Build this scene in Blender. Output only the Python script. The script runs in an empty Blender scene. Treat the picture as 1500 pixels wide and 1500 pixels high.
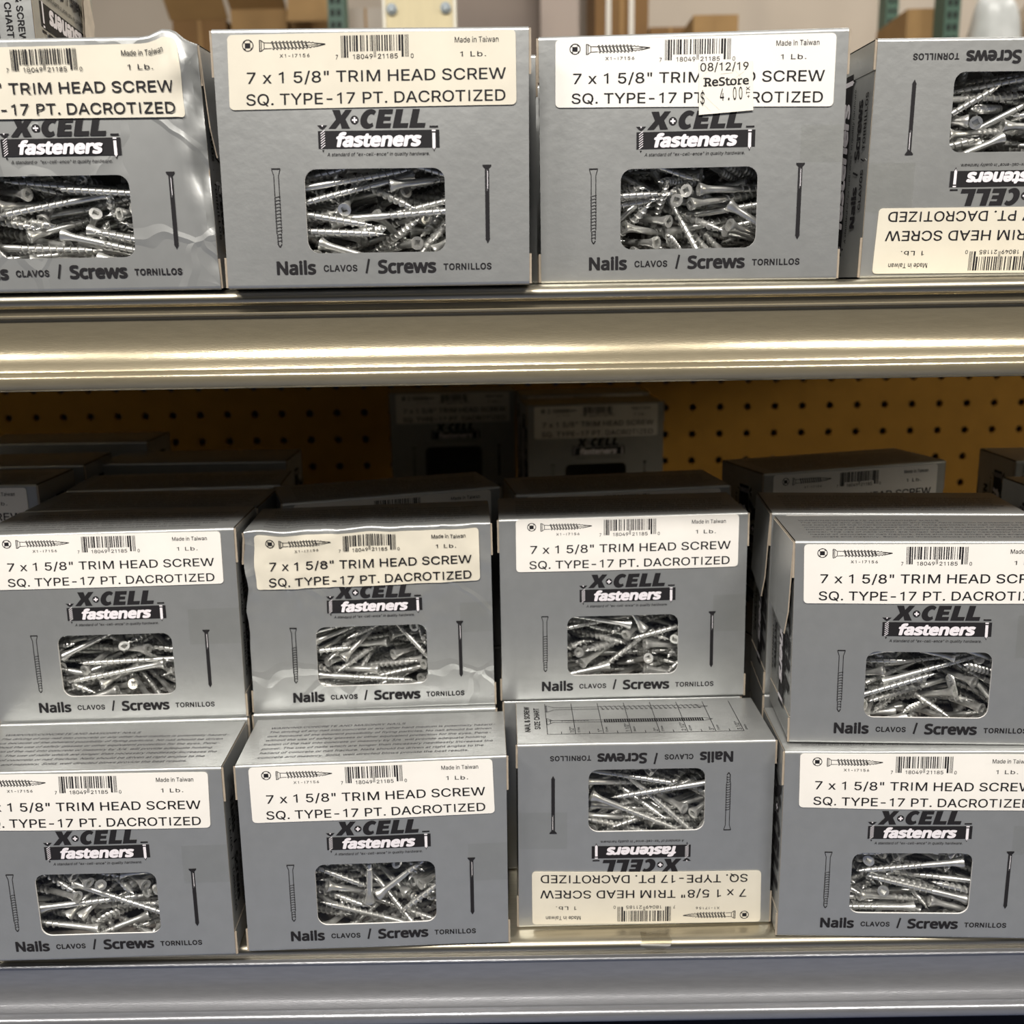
import bpy, bmesh, math, random
import numpy as np
from mathutils import Vector, Matrix, Quaternion, noise
from mathutils.geometry import tessellate_polygon

MM = 0.001
C = bpy.context.scene.collection
S = bpy.context.scene

# ------------------------------------------------------------------ camera
PITCH, ROLL, YAW, CAMZ = 0.22216, -0.01622, -0.00127, 276.0
F_PX = 1500.0
cp, sp, cr, sr, cy, sy = math.cos(PITCH), math.sin(PITCH), math.cos(ROLL), math.sin(ROLL), math.cos(YAW), math.sin(YAW)
ax_x = Vector((cy, -sy, 0)); ax_y = Vector((sy, cy, 0)); ax_z = Vector((0, 0, 1))
fwd = cp*ax_y - sp*ax_z
up0 = sp*ax_y + cp*ax_z
right = cr*ax_x + sr*up0
up = -sr*ax_x + cr*up0
cam = bpy.data.cameras.new('camera'); cam_o = bpy.data.objects.new('camera', cam); C.objects.link(cam_o)
m = Matrix.Identity(4)
for i in range(3):
    m[i][0] = right[i]; m[i][1] = up[i]; m[i][2] = -fwd[i]
m[2][3] = CAMZ*MM
cam_o.matrix_world = m
cam.sensor_width = 36.0; cam.lens = 36.0*F_PX/1500.0
cam.clip_start = 0.01; cam.clip_end = 50
cam.dof.use_dof = True; cam.dof.focus_distance = 0.40; cam.dof.aperture_fstop = 14.0
S.camera = cam_o

# ------------------------------------------------------------------ world, lamps, exposure
W = bpy.data.worlds.new('world'); S.world = W; W.use_nodes = True
wn = W.node_tree; bg = wn.nodes['Background']
tc = wn.nodes.new('ShaderNodeTexCoord'); sx = wn.nodes.new('ShaderNodeSeparateXYZ'); ra = wn.nodes.new('ShaderNodeValToRGB')
mr = wn.nodes.new('ShaderNodeMapRange'); mr.inputs[1].default_value = -1; mr.inputs[2].default_value = 1
wn.links.new(tc.outputs['Generated'], sx.inputs[0]); wn.links.new(sx.outputs[2], mr.inputs[0])
wn.links.new(mr.outputs[0], ra.inputs[0]); wn.links.new(ra.outputs[0], bg.inputs[0])
ra.color_ramp.elements[0].position = 0.30; ra.color_ramp.elements[0].color = (0.30, 0.33, 0.40, 1)
ra.color_ramp.elements[1].position = 0.80; ra.color_ramp.elements[1].color = (1.05, 1.0, 0.93, 1)
for pos, col in ((0.45, (0.09, 0.09, 0.10)), (0.545, (0.06, 0.058, 0.055)), (0.60, (0.22, 0.21, 0.20)), (0.71, (1.05, 1.0, 0.94))):
    e = ra.color_ramp.elements.new(pos); e.color = (*col, 1)
bg.inputs[1].default_value = 0.26

def area(name, loc, target, size, size_y, power, color):
    l = bpy.data.lights.new(name, 'AREA'); l.shape = 'RECTANGLE'; l.size = size; l.size_y = size_y
    l.energy = power; l.color = color
    o = bpy.data.objects.new(name, l); C.objects.link(o); o.location = loc
    d = Vector(target) - Vector(loc); o.rotation_euler = d.to_track_quat('-Z', 'Y').to_euler()
    return o
area('ceiling_lamp', (-0.32, -1.10, 1.80), (-0.10, 0.40, 0.20), 0.70, 0.22, 46, (1.0, 0.95, 0.88))
area('ceiling_lamp', (0.95, -1.15, 1.85), (0.1, 0.45, 0.2), 0.70, 0.20, 26, (1.0, 0.95, 0.88))
area('ceiling_lamp', (-1.55, -1.15, 1.85), (-0.1, 0.42, 0.2), 0.70, 0.20, 22, (1.0, 0.95, 0.88))
area('aisle_lamp', (2.6, -0.15, 0.80), (0.40, 1.02, 0.10), 0.3, 0.3, 18, (1.0, 0.90, 0.72))
area('back_aisle_lamp', (1.4, 2.1, 2.3), (0.7, 3.2, 0.9), 2.0, 0.3, 34, (1.0, 0.95, 0.88))
S.view_settings.view_transform = 'Standard'; S.view_settings.look = 'None'
S.view_settings.gamma = 1.0; S.view_settings.use_curve_mapping = False
S.view_settings.exposure = 0.0

# ------------------------------------------------------------------ data: letter outlines and settled screw poses
GLYPHS = {}
GLYPHS['r'] = {
    34: [160,[45,156,38,156,36,162,33,256,70,256,67,162,63,156],[101,156,95,157,93,162,90,250,91,256,95,257,126,257,128,250,125,162,120,156]],
    36: [223,[104,-40,98,-34,97,-8,66,1,41,16,22,41,16,66,22,71,54,70,59,54,69,41,85,32,97,31,97,112,94,116,60,129,41,143,26,166,23,191,30,216,41,233,66,251,97,260,98,291,104,295,116,295,125,291,125,266,129,260,147,256,172,244,189,229,197,215,203,191,197,186,172,186,166,189,160,205,149,216,129,225,126,222,125,147,166,130,187,116,204,91,207,66,201,41,185,17,160,1,129,-6,126,-9,125,-34,122,-40],[125,35,129,30,154,40,166,54,169,66,168,79,160,91,129,106,125,97],[95,154,98,154,98,222,91,223,69,210,62,197,61,185,65,172,71,166]],
    38: [224,[64,-1,45,8,33,19,20,37,15,56,16,81,23,100,39,118,62,137,39,176,35,194,36,212,45,234,64,251,89,259,114,259,133,253,152,238,162,219,165,200,161,181,154,169,115,131,164,74,172,112,177,115,202,115,206,112,202,75,187,44,222,0,214,-3,183,-3,164,17,139,2,114,-5,83,-5],[74,31,89,27,108,27,127,34,141,44,89,107,83,109,59,87,52,69,53,56,58,45],[91,162,95,162,114,176,127,194,126,212,120,220,108,227,95,227,83,222,72,206,74,187]],
    43: [227,[103,14,96,20,96,77,90,83,34,83,28,89,28,114,90,116,96,120,96,183,128,185,131,177,131,120,134,116,196,116,198,89,196,83,134,83,131,77,131,20,128,14]],
    44: [94,[22,-63,16,-56,33,37,69,37,70,31,46,-56,41,-63]],
    45: [227,[60,91,54,97,54,122,60,125,167,125,171,122,171,97,167,91]],
    46: [94,[34,-1,23,14,25,32,41,45,59,44,66,39,73,26,70,7,53,-5]],
    47: [125,[10,-41,5,-35,85,264,92,269,117,269,120,265,39,-35,35,-41]],
    48: [227,[83,-1,65,9,52,20,40,37,31,56,22,106,22,150,25,175,41,219,65,245,96,259,133,258,165,243,183,222,194,200,205,150,205,106,200,75,187,37,173,19,158,7,127,-5,108,-6],[97,31,121,29,133,33,146,42,161,69,168,106,168,150,158,194,140,218,127,224,115,227,96,223,76,206,64,181,59,150,58,106,64,75,77,47]],
    49: [200,[97,0,131,0,131,257,108,257,92,238,60,222,40,216,40,184,70,192,97,207]],
    50: [227,[35,-3,29,3,29,22,32,28,137,141,153,166,157,185,153,203,144,216,129,224,110,227,91,223,79,214,71,203,66,183,62,178,35,178,30,185,37,216,56,241,85,257,123,260,154,251,175,235,190,210,193,185,189,160,179,140,161,116,85,34,91,31,191,31,198,28,198,3,191,-3]],
    51: [227,[75,-1,50,11,31,29,20,56,19,62,24,69,56,68,63,50,75,37,94,30,119,29,138,34,151,44,161,62,161,81,153,100,138,113,113,120,81,121,75,125,75,150,135,219,125,223,38,223,33,225,32,231,34,256,188,257,188,228,119,150,156,140,175,128,188,113,195,100,199,81,199,62,194,44,177,19,160,6,144,-1,106,-6]],
    52: [227,[142,-3,138,3,138,47,136,49,23,50,17,53,17,78,19,84,123,257,154,257,158,253,60,84,136,84,139,160,142,162,173,161,174,91,179,84,204,84,210,78,209,53,204,50,179,50,175,47,173,-1]],
    53: [227,[77,0,58,9,42,25,31,44,27,62,33,68,58,68,64,63,74,44,83,36,102,29,121,29,139,37,152,50,160,69,160,87,152,113,141,125,127,133,96,134,77,128,64,120,31,125,46,256,183,257,186,250,186,231,183,223,83,223,78,219,72,162,77,160,102,169,127,169,152,161,171,148,185,131,196,106,198,81,193,50,177,22,164,11,146,0,127,-5,108,-6]],
    54: [227,[85,-2,59,12,39,37,30,69,32,106,54,153,123,254,129,257,160,257,162,250,101,162,104,159,129,159,148,155,168,144,181,131,191,112,196,94,197,69,193,50,179,24,154,3,135,-4,116,-6],[94,31,116,28,135,33,149,44,158,62,161,81,157,100,148,115,129,127,110,129,91,125,79,115,69,100,66,81,70,56,79,42]],
    55: [227,[53,-3,47,3,155,222,34,223,28,228,28,253,34,257,197,256,197,222,87,3,84,-2]],
    56: [227,[79,-2,54,10,42,21,30,37,24,56,24,81,30,100,44,119,63,131,38,162,32,187,34,206,46,231,69,250,98,260,129,259,154,252,167,244,180,231,190,212,194,187,190,169,180,150,166,137,164,131,182,119,196,100,202,81,202,56,198,41,188,25,160,3,129,-5,98,-5],[90,31,110,28,129,29,142,33,156,44,163,56,165,69,161,87,153,100,135,111,110,114,92,111,73,99,62,81,61,62,70,44],[98,150,117,148,129,150,142,157,152,169,156,181,156,194,152,206,142,219,123,226,104,226,85,219,74,206,69,187,73,171,85,156]],
    57: [227,[66,-3,64,3,124,91,123,94,79,99,60,110,46,122,35,141,30,160,29,178,33,203,48,231,73,251,91,258,110,261,141,256,169,241,188,216,197,185,194,147,173,102,104,0,98,-3],[95,128,110,125,131,128,148,139,156,153,160,172,157,197,148,212,129,225,110,227,92,222,79,212,70,197,66,178,70,153,79,140]],
    58: [94,[34,-1,23,14,25,32,41,45,59,44,66,39,73,26,70,7,53,-5],[34,136,23,151,25,170,41,183,59,181,66,176,73,164,70,145,53,133]],
    65: [240,[11,-3,6,3,97,253,105,257,136,257,143,251,233,3,230,-3,199,-3,193,3,168,68,74,68,68,63,43,-3],[84,103,156,103,124,202,118,212]],
    67: [255,[98,-1,73,10,61,20,44,37,32,56,23,80,18,106,19,150,23,175,42,214,57,231,73,244,111,259,136,261,161,258,192,245,211,231,229,206,239,175,236,171,205,171,186,204,173,214,155,222,136,225,117,223,92,213,73,194,59,162,56,112,65,75,77,56,92,42,111,33,136,30,161,34,180,45,192,59,205,83,236,83,239,81,237,69,230,50,218,31,205,18,186,6,161,-3,142,-6]],
    68: [251,[33,-3,27,3,27,253,33,257,133,256,158,250,177,242,196,228,208,215,219,197,228,172,234,128,232,103,227,78,216,53,196,27,177,13,158,5,115,-3],[66,34,71,32,108,32,140,36,165,48,185,72,196,110,195,147,183,185,171,202,158,211,127,222,68,222,65,216]],
    69: [209,[33,-3,27,3,27,253,33,257,183,257,189,253,189,247,189,228,183,223,68,222,65,216,67,147,177,146,181,141,181,116,177,112,66,110,65,41,66,34,71,32,190,30,190,-1,183,-3]],
    71: [260,[98,-1,73,10,61,19,44,37,32,56,23,81,18,106,19,150,23,175,42,215,56,231,73,245,111,259,136,261,161,257,186,248,211,230,229,206,240,175,236,171,205,171,182,206,155,222,136,225,117,223,92,213,73,194,59,162,56,112,65,75,83,50,111,33,130,30,148,31,173,40,195,62,200,75,203,94,198,97,142,97,139,100,138,125,142,131,148,131,236,131,242,125,239,75,230,47,219,31,205,17,188,6,173,0,148,-5,117,-5]],
    72: [258,[33,-3,27,3,27,253,33,257,58,257,65,253,65,153,71,147,183,147,190,148,193,153,193,253,196,257,227,257,231,253,231,247,231,3,227,-3,196,-3,193,3,193,110,190,113,71,113,66,110,65,0,58,-3]],
    73: [125,[45,0,80,0,80,254,45,254]],
    76: [196,[33,-3,27,3,27,253,33,257,58,257,65,253,66,34,71,32,177,32,184,28,184,3,177,-3]],
    77: [314,[33,-3,27,3,27,253,33,257,71,257,79,253,158,49,235,253,240,257,283,257,287,253,287,3,283,-3,252,-3,249,3,249,172,246,186,175,3,171,-3,146,-3,139,3,68,178,65,194,64,3,58,-3]],
    78: [262,[33,-3,27,3,27,253,33,257,71,255,196,56,197,253,202,257,233,256,233,-2,196,-3,190,1,65,199,65,3,65,0,58,-3]],
    79: [267,[98,-1,73,10,61,20,44,37,32,56,23,80,18,106,19,150,23,175,42,214,57,231,73,244,111,259,155,259,173,254,198,241,221,219,233,200,243,175,248,150,248,106,244,81,234,56,223,37,192,9,155,-5,130,-6],[119,31,148,31,161,35,180,46,192,58,202,75,211,106,210,150,201,181,192,196,180,209,161,220,148,223,117,223,105,219,86,208,66,181,56,150,56,106,65,75,86,47,105,35]],
    80: [222,[33,-3,27,3,27,253,33,257,121,257,152,253,166,247,190,228,203,203,207,185,206,160,196,129,177,107,152,95,121,90,71,90,65,84,65,0,58,-3],[66,128,71,124,127,125,153,134,163,147,169,166,167,191,158,207,146,217,127,222,67,222]],
    81: [267,[198,-26,180,-1,173,0,136,-6,117,-5,92,1,73,10,45,36,26,73,19,98,17,129,25,179,36,204,55,229,73,244,92,253,111,259,136,261,155,259,180,251,205,236,223,217,242,179,249,129,243,79,233,54,207,17,236,-21,230,-27],[104,36,136,30,148,31,152,36,123,74,120,79,123,83,155,83,161,79,180,54,186,51,201,73,208,92,211,142,202,179,192,196,180,209,161,220,148,223,117,223,92,212,72,192,59,161,55,123,61,86,78,54]],
    82: [224,[33,-3,27,3,27,253,33,257,121,257,152,253,171,245,190,230,199,216,207,191,207,172,203,147,196,131,182,116,162,103,216,3,215,-3,177,-3,121,96,71,96,65,91,65,0,58,-3],[66,134,71,131,121,131,140,133,152,139,161,147,169,166,169,185,163,203,152,214,133,221,67,222]],
    83: [223,[72,-2,47,11,33,24,22,43,16,68,22,71,54,70,62,49,72,38,91,30,116,28,141,33,157,43,167,55,169,74,164,86,148,99,72,123,41,142,26,168,23,186,26,205,41,233,66,251,104,260,129,260,147,256,172,244,191,226,202,199,203,193,199,186,170,186,166,188,160,205,147,217,129,225,110,226,91,223,72,213,63,199,61,180,69,168,85,157,154,136,185,118,197,104,205,86,207,68,204,47,196,30,185,18,160,1,141,-4,116,-7]],
    84: [224,[100,-3,94,0,93,3,93,216,88,223,19,223,13,228,13,253,19,257,207,257,211,253,211,247,211,228,207,223,131,222,131,3,125,-3]],
    87: [343,[80,-3,74,3,5,253,11,257,36,257,45,253,93,64,99,57,150,253,155,257,186,257,193,253,243,62,249,59,298,253,305,257,336,255,268,0,261,-3,230,-3,224,3,174,190,168,184,118,-1]],
    88: [237,[12,-3,8,3,95,128,94,134,12,254,19,257,50,257,56,254,119,158,182,253,187,257,225,255,143,134,143,128,229,3,225,-3,194,-3,187,0,119,103,50,1,44,-3]],
    89: [236,[105,-3,99,3,99,103,5,253,11,257,43,257,49,254,118,140,186,253,193,257,224,257,230,253,137,103,136,1,130,-3]],
    90: [219,[23,-3,18,3,18,22,21,28,154,222,23,223,17,228,17,253,23,257,198,257,201,253,200,228,66,34,73,31,198,32,202,28,203,3,198,-3]],
    97: [195,[50,-2,29,11,16,30,12,55,18,81,31,95,50,105,131,120,134,124,134,136,125,154,106,162,87,162,75,158,62,149,50,134,20,143,19,149,36,174,62,189,100,195,137,187,160,168,170,143,171,-1,137,-3,131,13,118,3,100,-5,68,-7],[63,30,75,27,93,26,118,36,132,55,133,86,131,88,81,80,56,69,51,61,49,49,55,36]],
    98: [212,[30,-3,24,-1,23,5,24,255,55,257,59,255,60,249,61,167,64,174,80,186,105,195,130,194,161,181,180,162,192,135,197,112,197,74,188,43,180,27,167,13,148,0,130,-6,98,-5,80,2,61,21,58,-1],[91,30,111,26,130,30,146,43,158,68,161,99,155,130,142,150,123,160,105,161,86,155,72,143,62,118,59,93,64,62,75,43]],
    99: [198,[70,-1,42,18,28,37,20,55,14,93,19,130,34,162,58,183,89,194,114,195,133,191,152,182,168,168,180,149,183,137,152,128,137,149,120,159,95,161,79,155,64,141,54,118,51,93,56,62,62,49,73,37,95,27,114,27,133,35,141,43,152,61,177,55,184,49,177,32,166,18,139,0,108,-7]],
    100: [212,[70,-2,55,5,40,18,27,37,19,55,15,80,15,112,26,149,33,162,52,181,83,194,120,192,149,174,152,167,154,255,188,255,188,-1,158,-3,154,-1,152,21,137,5,120,-4,95,-7],[82,30,102,26,127,33,142,49,150,68,153,99,147,130,135,149,114,161,95,161,77,155,60,137,54,118,51,93,56,62,67,43]],
    101: [202,[70,-1,45,14,24,43,15,74,14,93,19,130,34,162,58,183,89,194,114,194,133,190,158,176,175,155,186,124,188,87,183,82,52,81,55,62,70,38,95,27,114,27,133,33,144,43,152,55,180,49,185,43,170,18,154,5,139,-2,108,-7],[52,118,58,113,145,113,150,118,144,137,133,152,120,159,102,162,83,158,70,151,59,137]],
    102: [127,[44,-3,37,3,37,153,36,160,6,161,0,166,1,191,31,193,37,197,40,235,50,251,62,260,88,268,119,264,124,260,116,235,113,231,88,233,76,222,75,194,116,191,117,166,113,161,74,160,74,3,69,-3]],
    103: [213,[70,-74,42,-60,23,-35,52,-18,67,-35,83,-43,102,-46,129,-41,145,-29,151,-16,153,22,152,25,139,13,122,3,95,0,64,6,41,22,24,47,15,78,15,115,24,147,45,175,64,188,83,194,120,192,139,182,152,168,155,190,158,193,189,191,189,-3,184,-35,170,-55,145,-71,108,-78],[89,34,108,33,127,38,142,53,150,72,153,97,148,128,133,151,114,161,89,160,74,153,63,140,53,115,52,84,58,61,70,44]],
    104: [205,[30,-3,23,3,23,253,30,257,55,257,60,253,61,170,73,183,86,190,98,194,123,195,140,191,155,183,166,172,174,160,181,122,182,3,180,-3,173,-3,148,-3,145,3,145,116,143,134,130,154,117,160,105,162,80,154,71,147,63,134,60,116,60,3,55,-3]],
    105: [83,[30,-3,23,3,24,191,55,193,60,185,60,3,55,-3],[30,221,19,235,21,253,36,264,55,261,65,247,65,235,62,228,49,219]],
    106: [83,[-2,-74,-8,-68,-8,-43,17,-34,23,-18,23,188,30,193,55,193,60,188,60,182,60,-12,57,-37,48,-55,36,-66,23,-71],[36,219,24,226,20,232,20,251,30,262,48,264,61,256,66,238,61,228,55,222]],
    107: [190,[30,-3,23,3,23,253,30,257,55,257,60,253,61,112,142,193,182,191,179,185,106,110,187,3,186,-3,148,-3,142,1,80,81,73,81,60,66,60,3,55,-3]],
    108: [95,[48,0,36,7,30,15,24,40,23,252,30,257,55,257,60,252,61,40,67,30,86,30,88,27,93,2,86,-3,73,-4]],
    109: [305,[30,-3,23,3,24,191,55,193,58,191,61,170,73,184,86,191,105,196,123,195,142,185,161,166,173,180,186,188,205,195,223,196,248,189,269,172,278,153,281,128,280,-2,248,-3,245,3,243,141,230,157,211,162,198,161,186,155,178,147,172,134,171,3,167,-3,136,-2,132,141,124,153,117,158,98,162,86,160,74,153,62,134,60,3,55,-3]],
    110: [205,[30,-3,23,3,24,191,55,193,58,191,61,169,76,185,98,194,130,194,152,185,170,166,181,134,180,-3,148,-3,145,3,145,116,143,134,130,154,117,160,105,162,80,154,71,147,63,134,60,116,60,3,55,-3]],
    111: [208,[70,-1,42,18,28,37,20,55,14,93,19,130,34,162,58,183,89,194,108,195,133,191,152,182,164,172,184,143,191,118,193,93,188,55,171,24,152,6,139,0,120,-6,102,-7],[83,30,102,26,127,31,141,43,153,68,156,105,150,130,133,153,114,161,95,161,77,154,61,137,54,118,51,93,56,62,67,43]],
    112: [212,[30,-74,23,-68,23,188,30,193,55,193,59,188,61,168,74,182,92,192,117,195,148,188,167,176,178,163,193,132,198,94,196,69,189,44,179,26,167,13,148,0,130,-6,111,-7,92,-4,74,7,61,21,60,-68,55,-74],[88,32,111,26,130,30,147,44,158,69,160,107,155,131,142,150,123,160,105,161,86,156,69,138,62,119,59,94,62,69,73,45]],
    113: [212,[158,-74,152,-68,152,21,139,7,120,-4,102,-7,77,-4,58,4,39,19,26,38,19,57,14,94,16,119,23,144,34,163,45,176,70,191,95,195,120,192,139,182,152,167,153,188,158,193,183,193,189,188,189,-68,183,-74],[80,32,102,26,125,32,139,45,150,69,152,107,146,132,133,151,114,161,95,161,77,155,61,138,54,119,51,94,54,69,64,46]],
    114: [130,[30,-3,23,3,24,191,55,193,58,191,61,173,73,185,86,192,105,195,123,193,123,159,105,160,86,157,71,147,63,134,60,116,60,3,55,-3]],
    115: [182,[59,-2,42,5,28,18,18,37,16,49,46,56,65,32,77,27,96,26,121,34,129,43,130,55,127,63,115,72,59,87,34,103,22,124,20,137,24,155,40,178,65,191,96,195,127,189,152,171,161,155,164,143,134,136,115,158,90,163,77,161,65,154,59,144,58,137,64,124,71,120,134,102,156,87,164,74,168,62,165,33,149,12,121,-3,90,-7]],
    116: [114,[56,0,40,14,31,32,29,157,25,161,6,161,0,164,0,189,6,193,29,195,29,232,31,238,38,239,63,238,66,232,66,195,69,193,100,193,105,189,104,164,100,161,69,160,66,157,66,51,67,39,75,30,100,30,104,26,109,1,106,-2,88,-5]],
    117: [205,[61,1,48,8,37,19,25,51,23,188,30,193,55,193,60,188,62,57,73,37,86,30,98,28,123,34,135,44,142,57,145,76,145,188,148,192,180,191,182,1,173,-3,148,-2,142,17,130,6,105,-4,80,-5]],
    118: [195,[87,-3,81,-3,77,3,6,191,45,191,93,55,99,48,149,190,156,193,187,192,187,185,118,3,112,-3]],
    119: [284,[71,-3,65,3,9,191,46,191,83,55,90,67,124,191,161,191,196,60,202,62,238,191,274,191,219,3,215,-3,183,-3,146,126,140,132,102,0,96,-3]],
    120: [189,[14,-3,9,3,74,97,12,191,51,192,95,123,139,191,176,193,178,191,176,185,117,97,180,3,176,-3,145,-3,139,2,95,71,45,-3]],
    121: [195,[24,-73,21,-69,27,-44,31,-40,49,-42,62,-36,69,-26,78,-1,7,187,12,193,43,192,93,55,99,48,149,189,156,193,187,190,188,187,98,-44,87,-59,68,-72,49,-75]],
    122: [190,[24,-3,18,3,18,22,21,28,118,153,112,158,24,158,21,166,22,191,168,192,168,163,70,34,74,31,168,31,172,28,172,22,172,3,168,-3]],
    32: [94],
}
GLYPHS['b'] = {
    47: [125,[13,-51,0,-49,-4,-45,-5,-32,76,268,82,277,88,279,119,279,128,274,130,261,49,-39,44,-48,38,-51]],
    65: [240,[1,-11,-5,-1,-4,6,89,259,95,266,101,267,145,265,151,256,243,6,242,-7,233,-13,195,-13,189,-10,164,56,158,58,83,58,76,56,51,-9,39,-13],[98,118,101,113,108,112,139,113,142,118,120,180]],
    67: [255,[95,-10,70,1,51,15,34,34,23,52,14,77,9,102,9,152,14,177,23,202,35,221,51,240,70,254,88,263,113,269,138,271,163,267,195,255,222,234,242,202,249,171,245,164,238,161,201,162,195,165,179,196,162,209,132,215,120,213,101,206,82,189,68,159,65,127,66,109,75,77,88,59,101,48,132,40,157,44,173,52,184,65,195,89,201,93,238,93,245,90,249,84,246,65,236,40,226,25,209,9,188,-4,163,-13,145,-16,113,-15]],
    73: [122,[32,-13,90,-13,90,267,32,267]],
    76: [196,[23,-11,17,-1,17,256,20,262,30,267,61,267,73,262,75,256,77,43,186,40,193,31,194,-1,192,-7,180,-13]],
    78: [262,[23,-11,17,-1,17,250,20,262,23,265,36,267,67,267,79,262,180,103,184,99,186,93,186,256,189,262,198,267,236,267,242,262,245,249,245,-1,242,-8,230,-13,192,-13,186,-10,80,155,75,143,74,-7,61,-13]],
    79: [267,[95,-10,70,1,51,15,34,34,23,52,14,77,9,102,9,152,14,177,23,202,35,221,51,240,70,254,88,263,113,269,157,269,182,261,213,242,232,221,244,202,253,177,258,152,258,102,253,77,244,52,232,33,216,15,195,-1,176,-9,151,-15,113,-15],[130,40,157,44,170,50,184,65,197,90,202,127,197,165,184,190,161,209,132,215,101,206,83,190,70,165,65,127,70,90,82,65,101,48]],
    82: [224,[23,-11,17,-1,17,250,20,262,30,267,117,267,155,263,173,255,186,247,201,231,211,212,216,193,217,162,211,139,198,117,176,99,225,6,225,-7,217,-13,211,-13,173,-13,167,-9,117,83,86,86,80,86,75,81,73,-7,61,-13],[76,143,80,141,123,141,148,148,155,156,159,168,158,187,153,199,142,208,130,212,77,212,75,206]],
    83: [223,[75,-13,44,1,23,20,9,51,6,70,9,76,19,81,56,81,62,76,68,58,75,49,94,40,112,38,131,40,150,49,159,64,159,76,144,90,69,114,37,133,22,151,16,164,13,189,16,208,20,220,33,239,62,260,100,270,131,270,150,266,175,254,199,233,211,208,213,189,212,183,200,176,162,178,157,183,150,201,144,208,130,214,112,216,94,214,81,207,72,195,71,183,75,176,87,167,162,143,194,124,213,95,217,70,215,51,206,28,195,14,169,-6,131,-16,94,-16]],
    84: [224,[90,-11,83,-1,83,206,78,213,9,215,3,224,3,256,6,262,15,267,209,267,215,265,221,256,221,249,221,224,215,215,144,212,141,206,141,-1,139,-7,128,-13]],
    86: [240,[95,-11,88,-1,-4,249,-2,262,1,265,14,267,45,267,53,262,120,72,187,262,195,267,233,267,239,265,244,256,244,249,150,-7,139,-13]],
    32: [94],
}
GLYPHS['n'] = {
    47: [125,[-6,-13,-12,-4,-10,9,78,246,84,253,94,256,125,255,131,253,136,246,136,234,45,-10,37,-15,31,-16,0,-16]],
    78: [255,[23,-13,17,-4,17,3,18,246,29,255,67,256,79,251,173,106,177,109,178,115,180,246,185,253,192,255,223,256,232,253,239,240,239,3,235,-10,229,-15,217,-16,185,-16,175,-10,79,139,77,134,76,-4,73,-10,60,-16,29,-16]],
    83: [184,[32,-14,7,-4,1,6,1,37,7,50,20,53,64,40,95,40,114,46,120,52,122,62,118,74,111,81,54,106,39,115,21,131,13,143,6,162,5,187,10,212,20,228,37,243,70,256,95,259,120,258,145,253,170,244,176,238,179,231,169,199,164,192,151,188,114,199,89,200,71,193,67,181,70,170,76,164,145,132,163,118,173,106,182,87,184,62,182,43,174,24,170,17,151,-1,132,-11,114,-16,70,-19]],
    97: [188,[43,-14,24,-5,9,12,1,31,-1,49,4,74,12,90,31,106,49,115,68,120,112,124,115,131,112,138,106,142,93,143,74,140,49,130,37,131,31,137,20,162,21,174,26,181,37,186,74,197,118,197,137,192,156,181,161,174,169,162,175,143,177,118,176,-7,170,-13,162,-16,137,-16,131,-13,124,-6,106,-14,87,-19,56,-18],[76,37,93,39,106,45,113,56,115,68,112,71,87,69,68,63,63,56,63,43,68,39]],
    99: [161,[65,-14,40,-1,27,12,14,31,7,49,3,87,4,112,15,149,27,168,40,180,52,188,71,195,90,198,115,199,152,190,164,181,166,174,152,138,140,133,109,141,84,136,70,118,65,87,71,56,84,42,109,38,146,49,159,44,163,31,161,-1,146,-12,121,-18,84,-18]],
    101: [189,[71,-15,40,1,27,13,15,31,4,68,3,93,7,124,13,143,23,162,46,184,77,197,115,198,146,187,159,177,172,162,179,149,186,124,188,81,185,74,177,69,71,68,69,62,77,48,96,39,121,39,159,49,171,49,178,43,180,37,180,6,171,-6,140,-16,102,-19],[71,124,122,124,115,138,109,141,96,143,79,137]],
    105: [87,[16,-10,13,3,13,178,16,190,30,196,23,200,15,209,11,221,11,234,14,246,23,256,35,263,48,263,66,255,73,246,76,234,76,221,73,211,58,196,70,190,74,178,74,-4,71,-10,60,-16,29,-16]],
    108: [87,[19,-13,13,-4,13,3,13,259,16,265,25,271,63,271,70,265,74,253,74,-4,69,-12,63,-15,25,-16]],
    114: [139,[19,-13,13,-4,13,3,13,178,16,190,25,196,56,196,63,192,69,184,81,192,100,198,125,199,144,194,149,184,144,146,138,140,131,138,113,140,100,139,88,131,77,115,74,96,74,3,71,-10,63,-15,56,-16,25,-16]],
    115: [161,[32,-14,14,-8,4,-1,2,6,2,37,7,47,20,51,51,40,76,37,95,39,100,43,100,49,89,58,32,83,13,99,6,112,1,137,4,156,11,168,32,187,64,198,107,198,132,192,151,184,157,175,158,168,147,143,139,133,126,133,89,143,70,142,61,137,70,130,126,105,139,97,151,84,159,68,162,49,159,31,151,12,132,-5,101,-17,64,-19]],
    119: [264,[44,-13,37,-3,-12,178,-12,184,-6,193,0,196,31,196,38,196,46,191,69,110,75,103,101,184,106,193,113,196,150,196,161,191,188,106,194,106,218,191,231,196,263,196,272,191,276,184,274,172,226,-3,219,-13,213,-15,175,-16,163,-9,131,88,99,-9,88,-16,50,-15]],
    32: [87],
}
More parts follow.
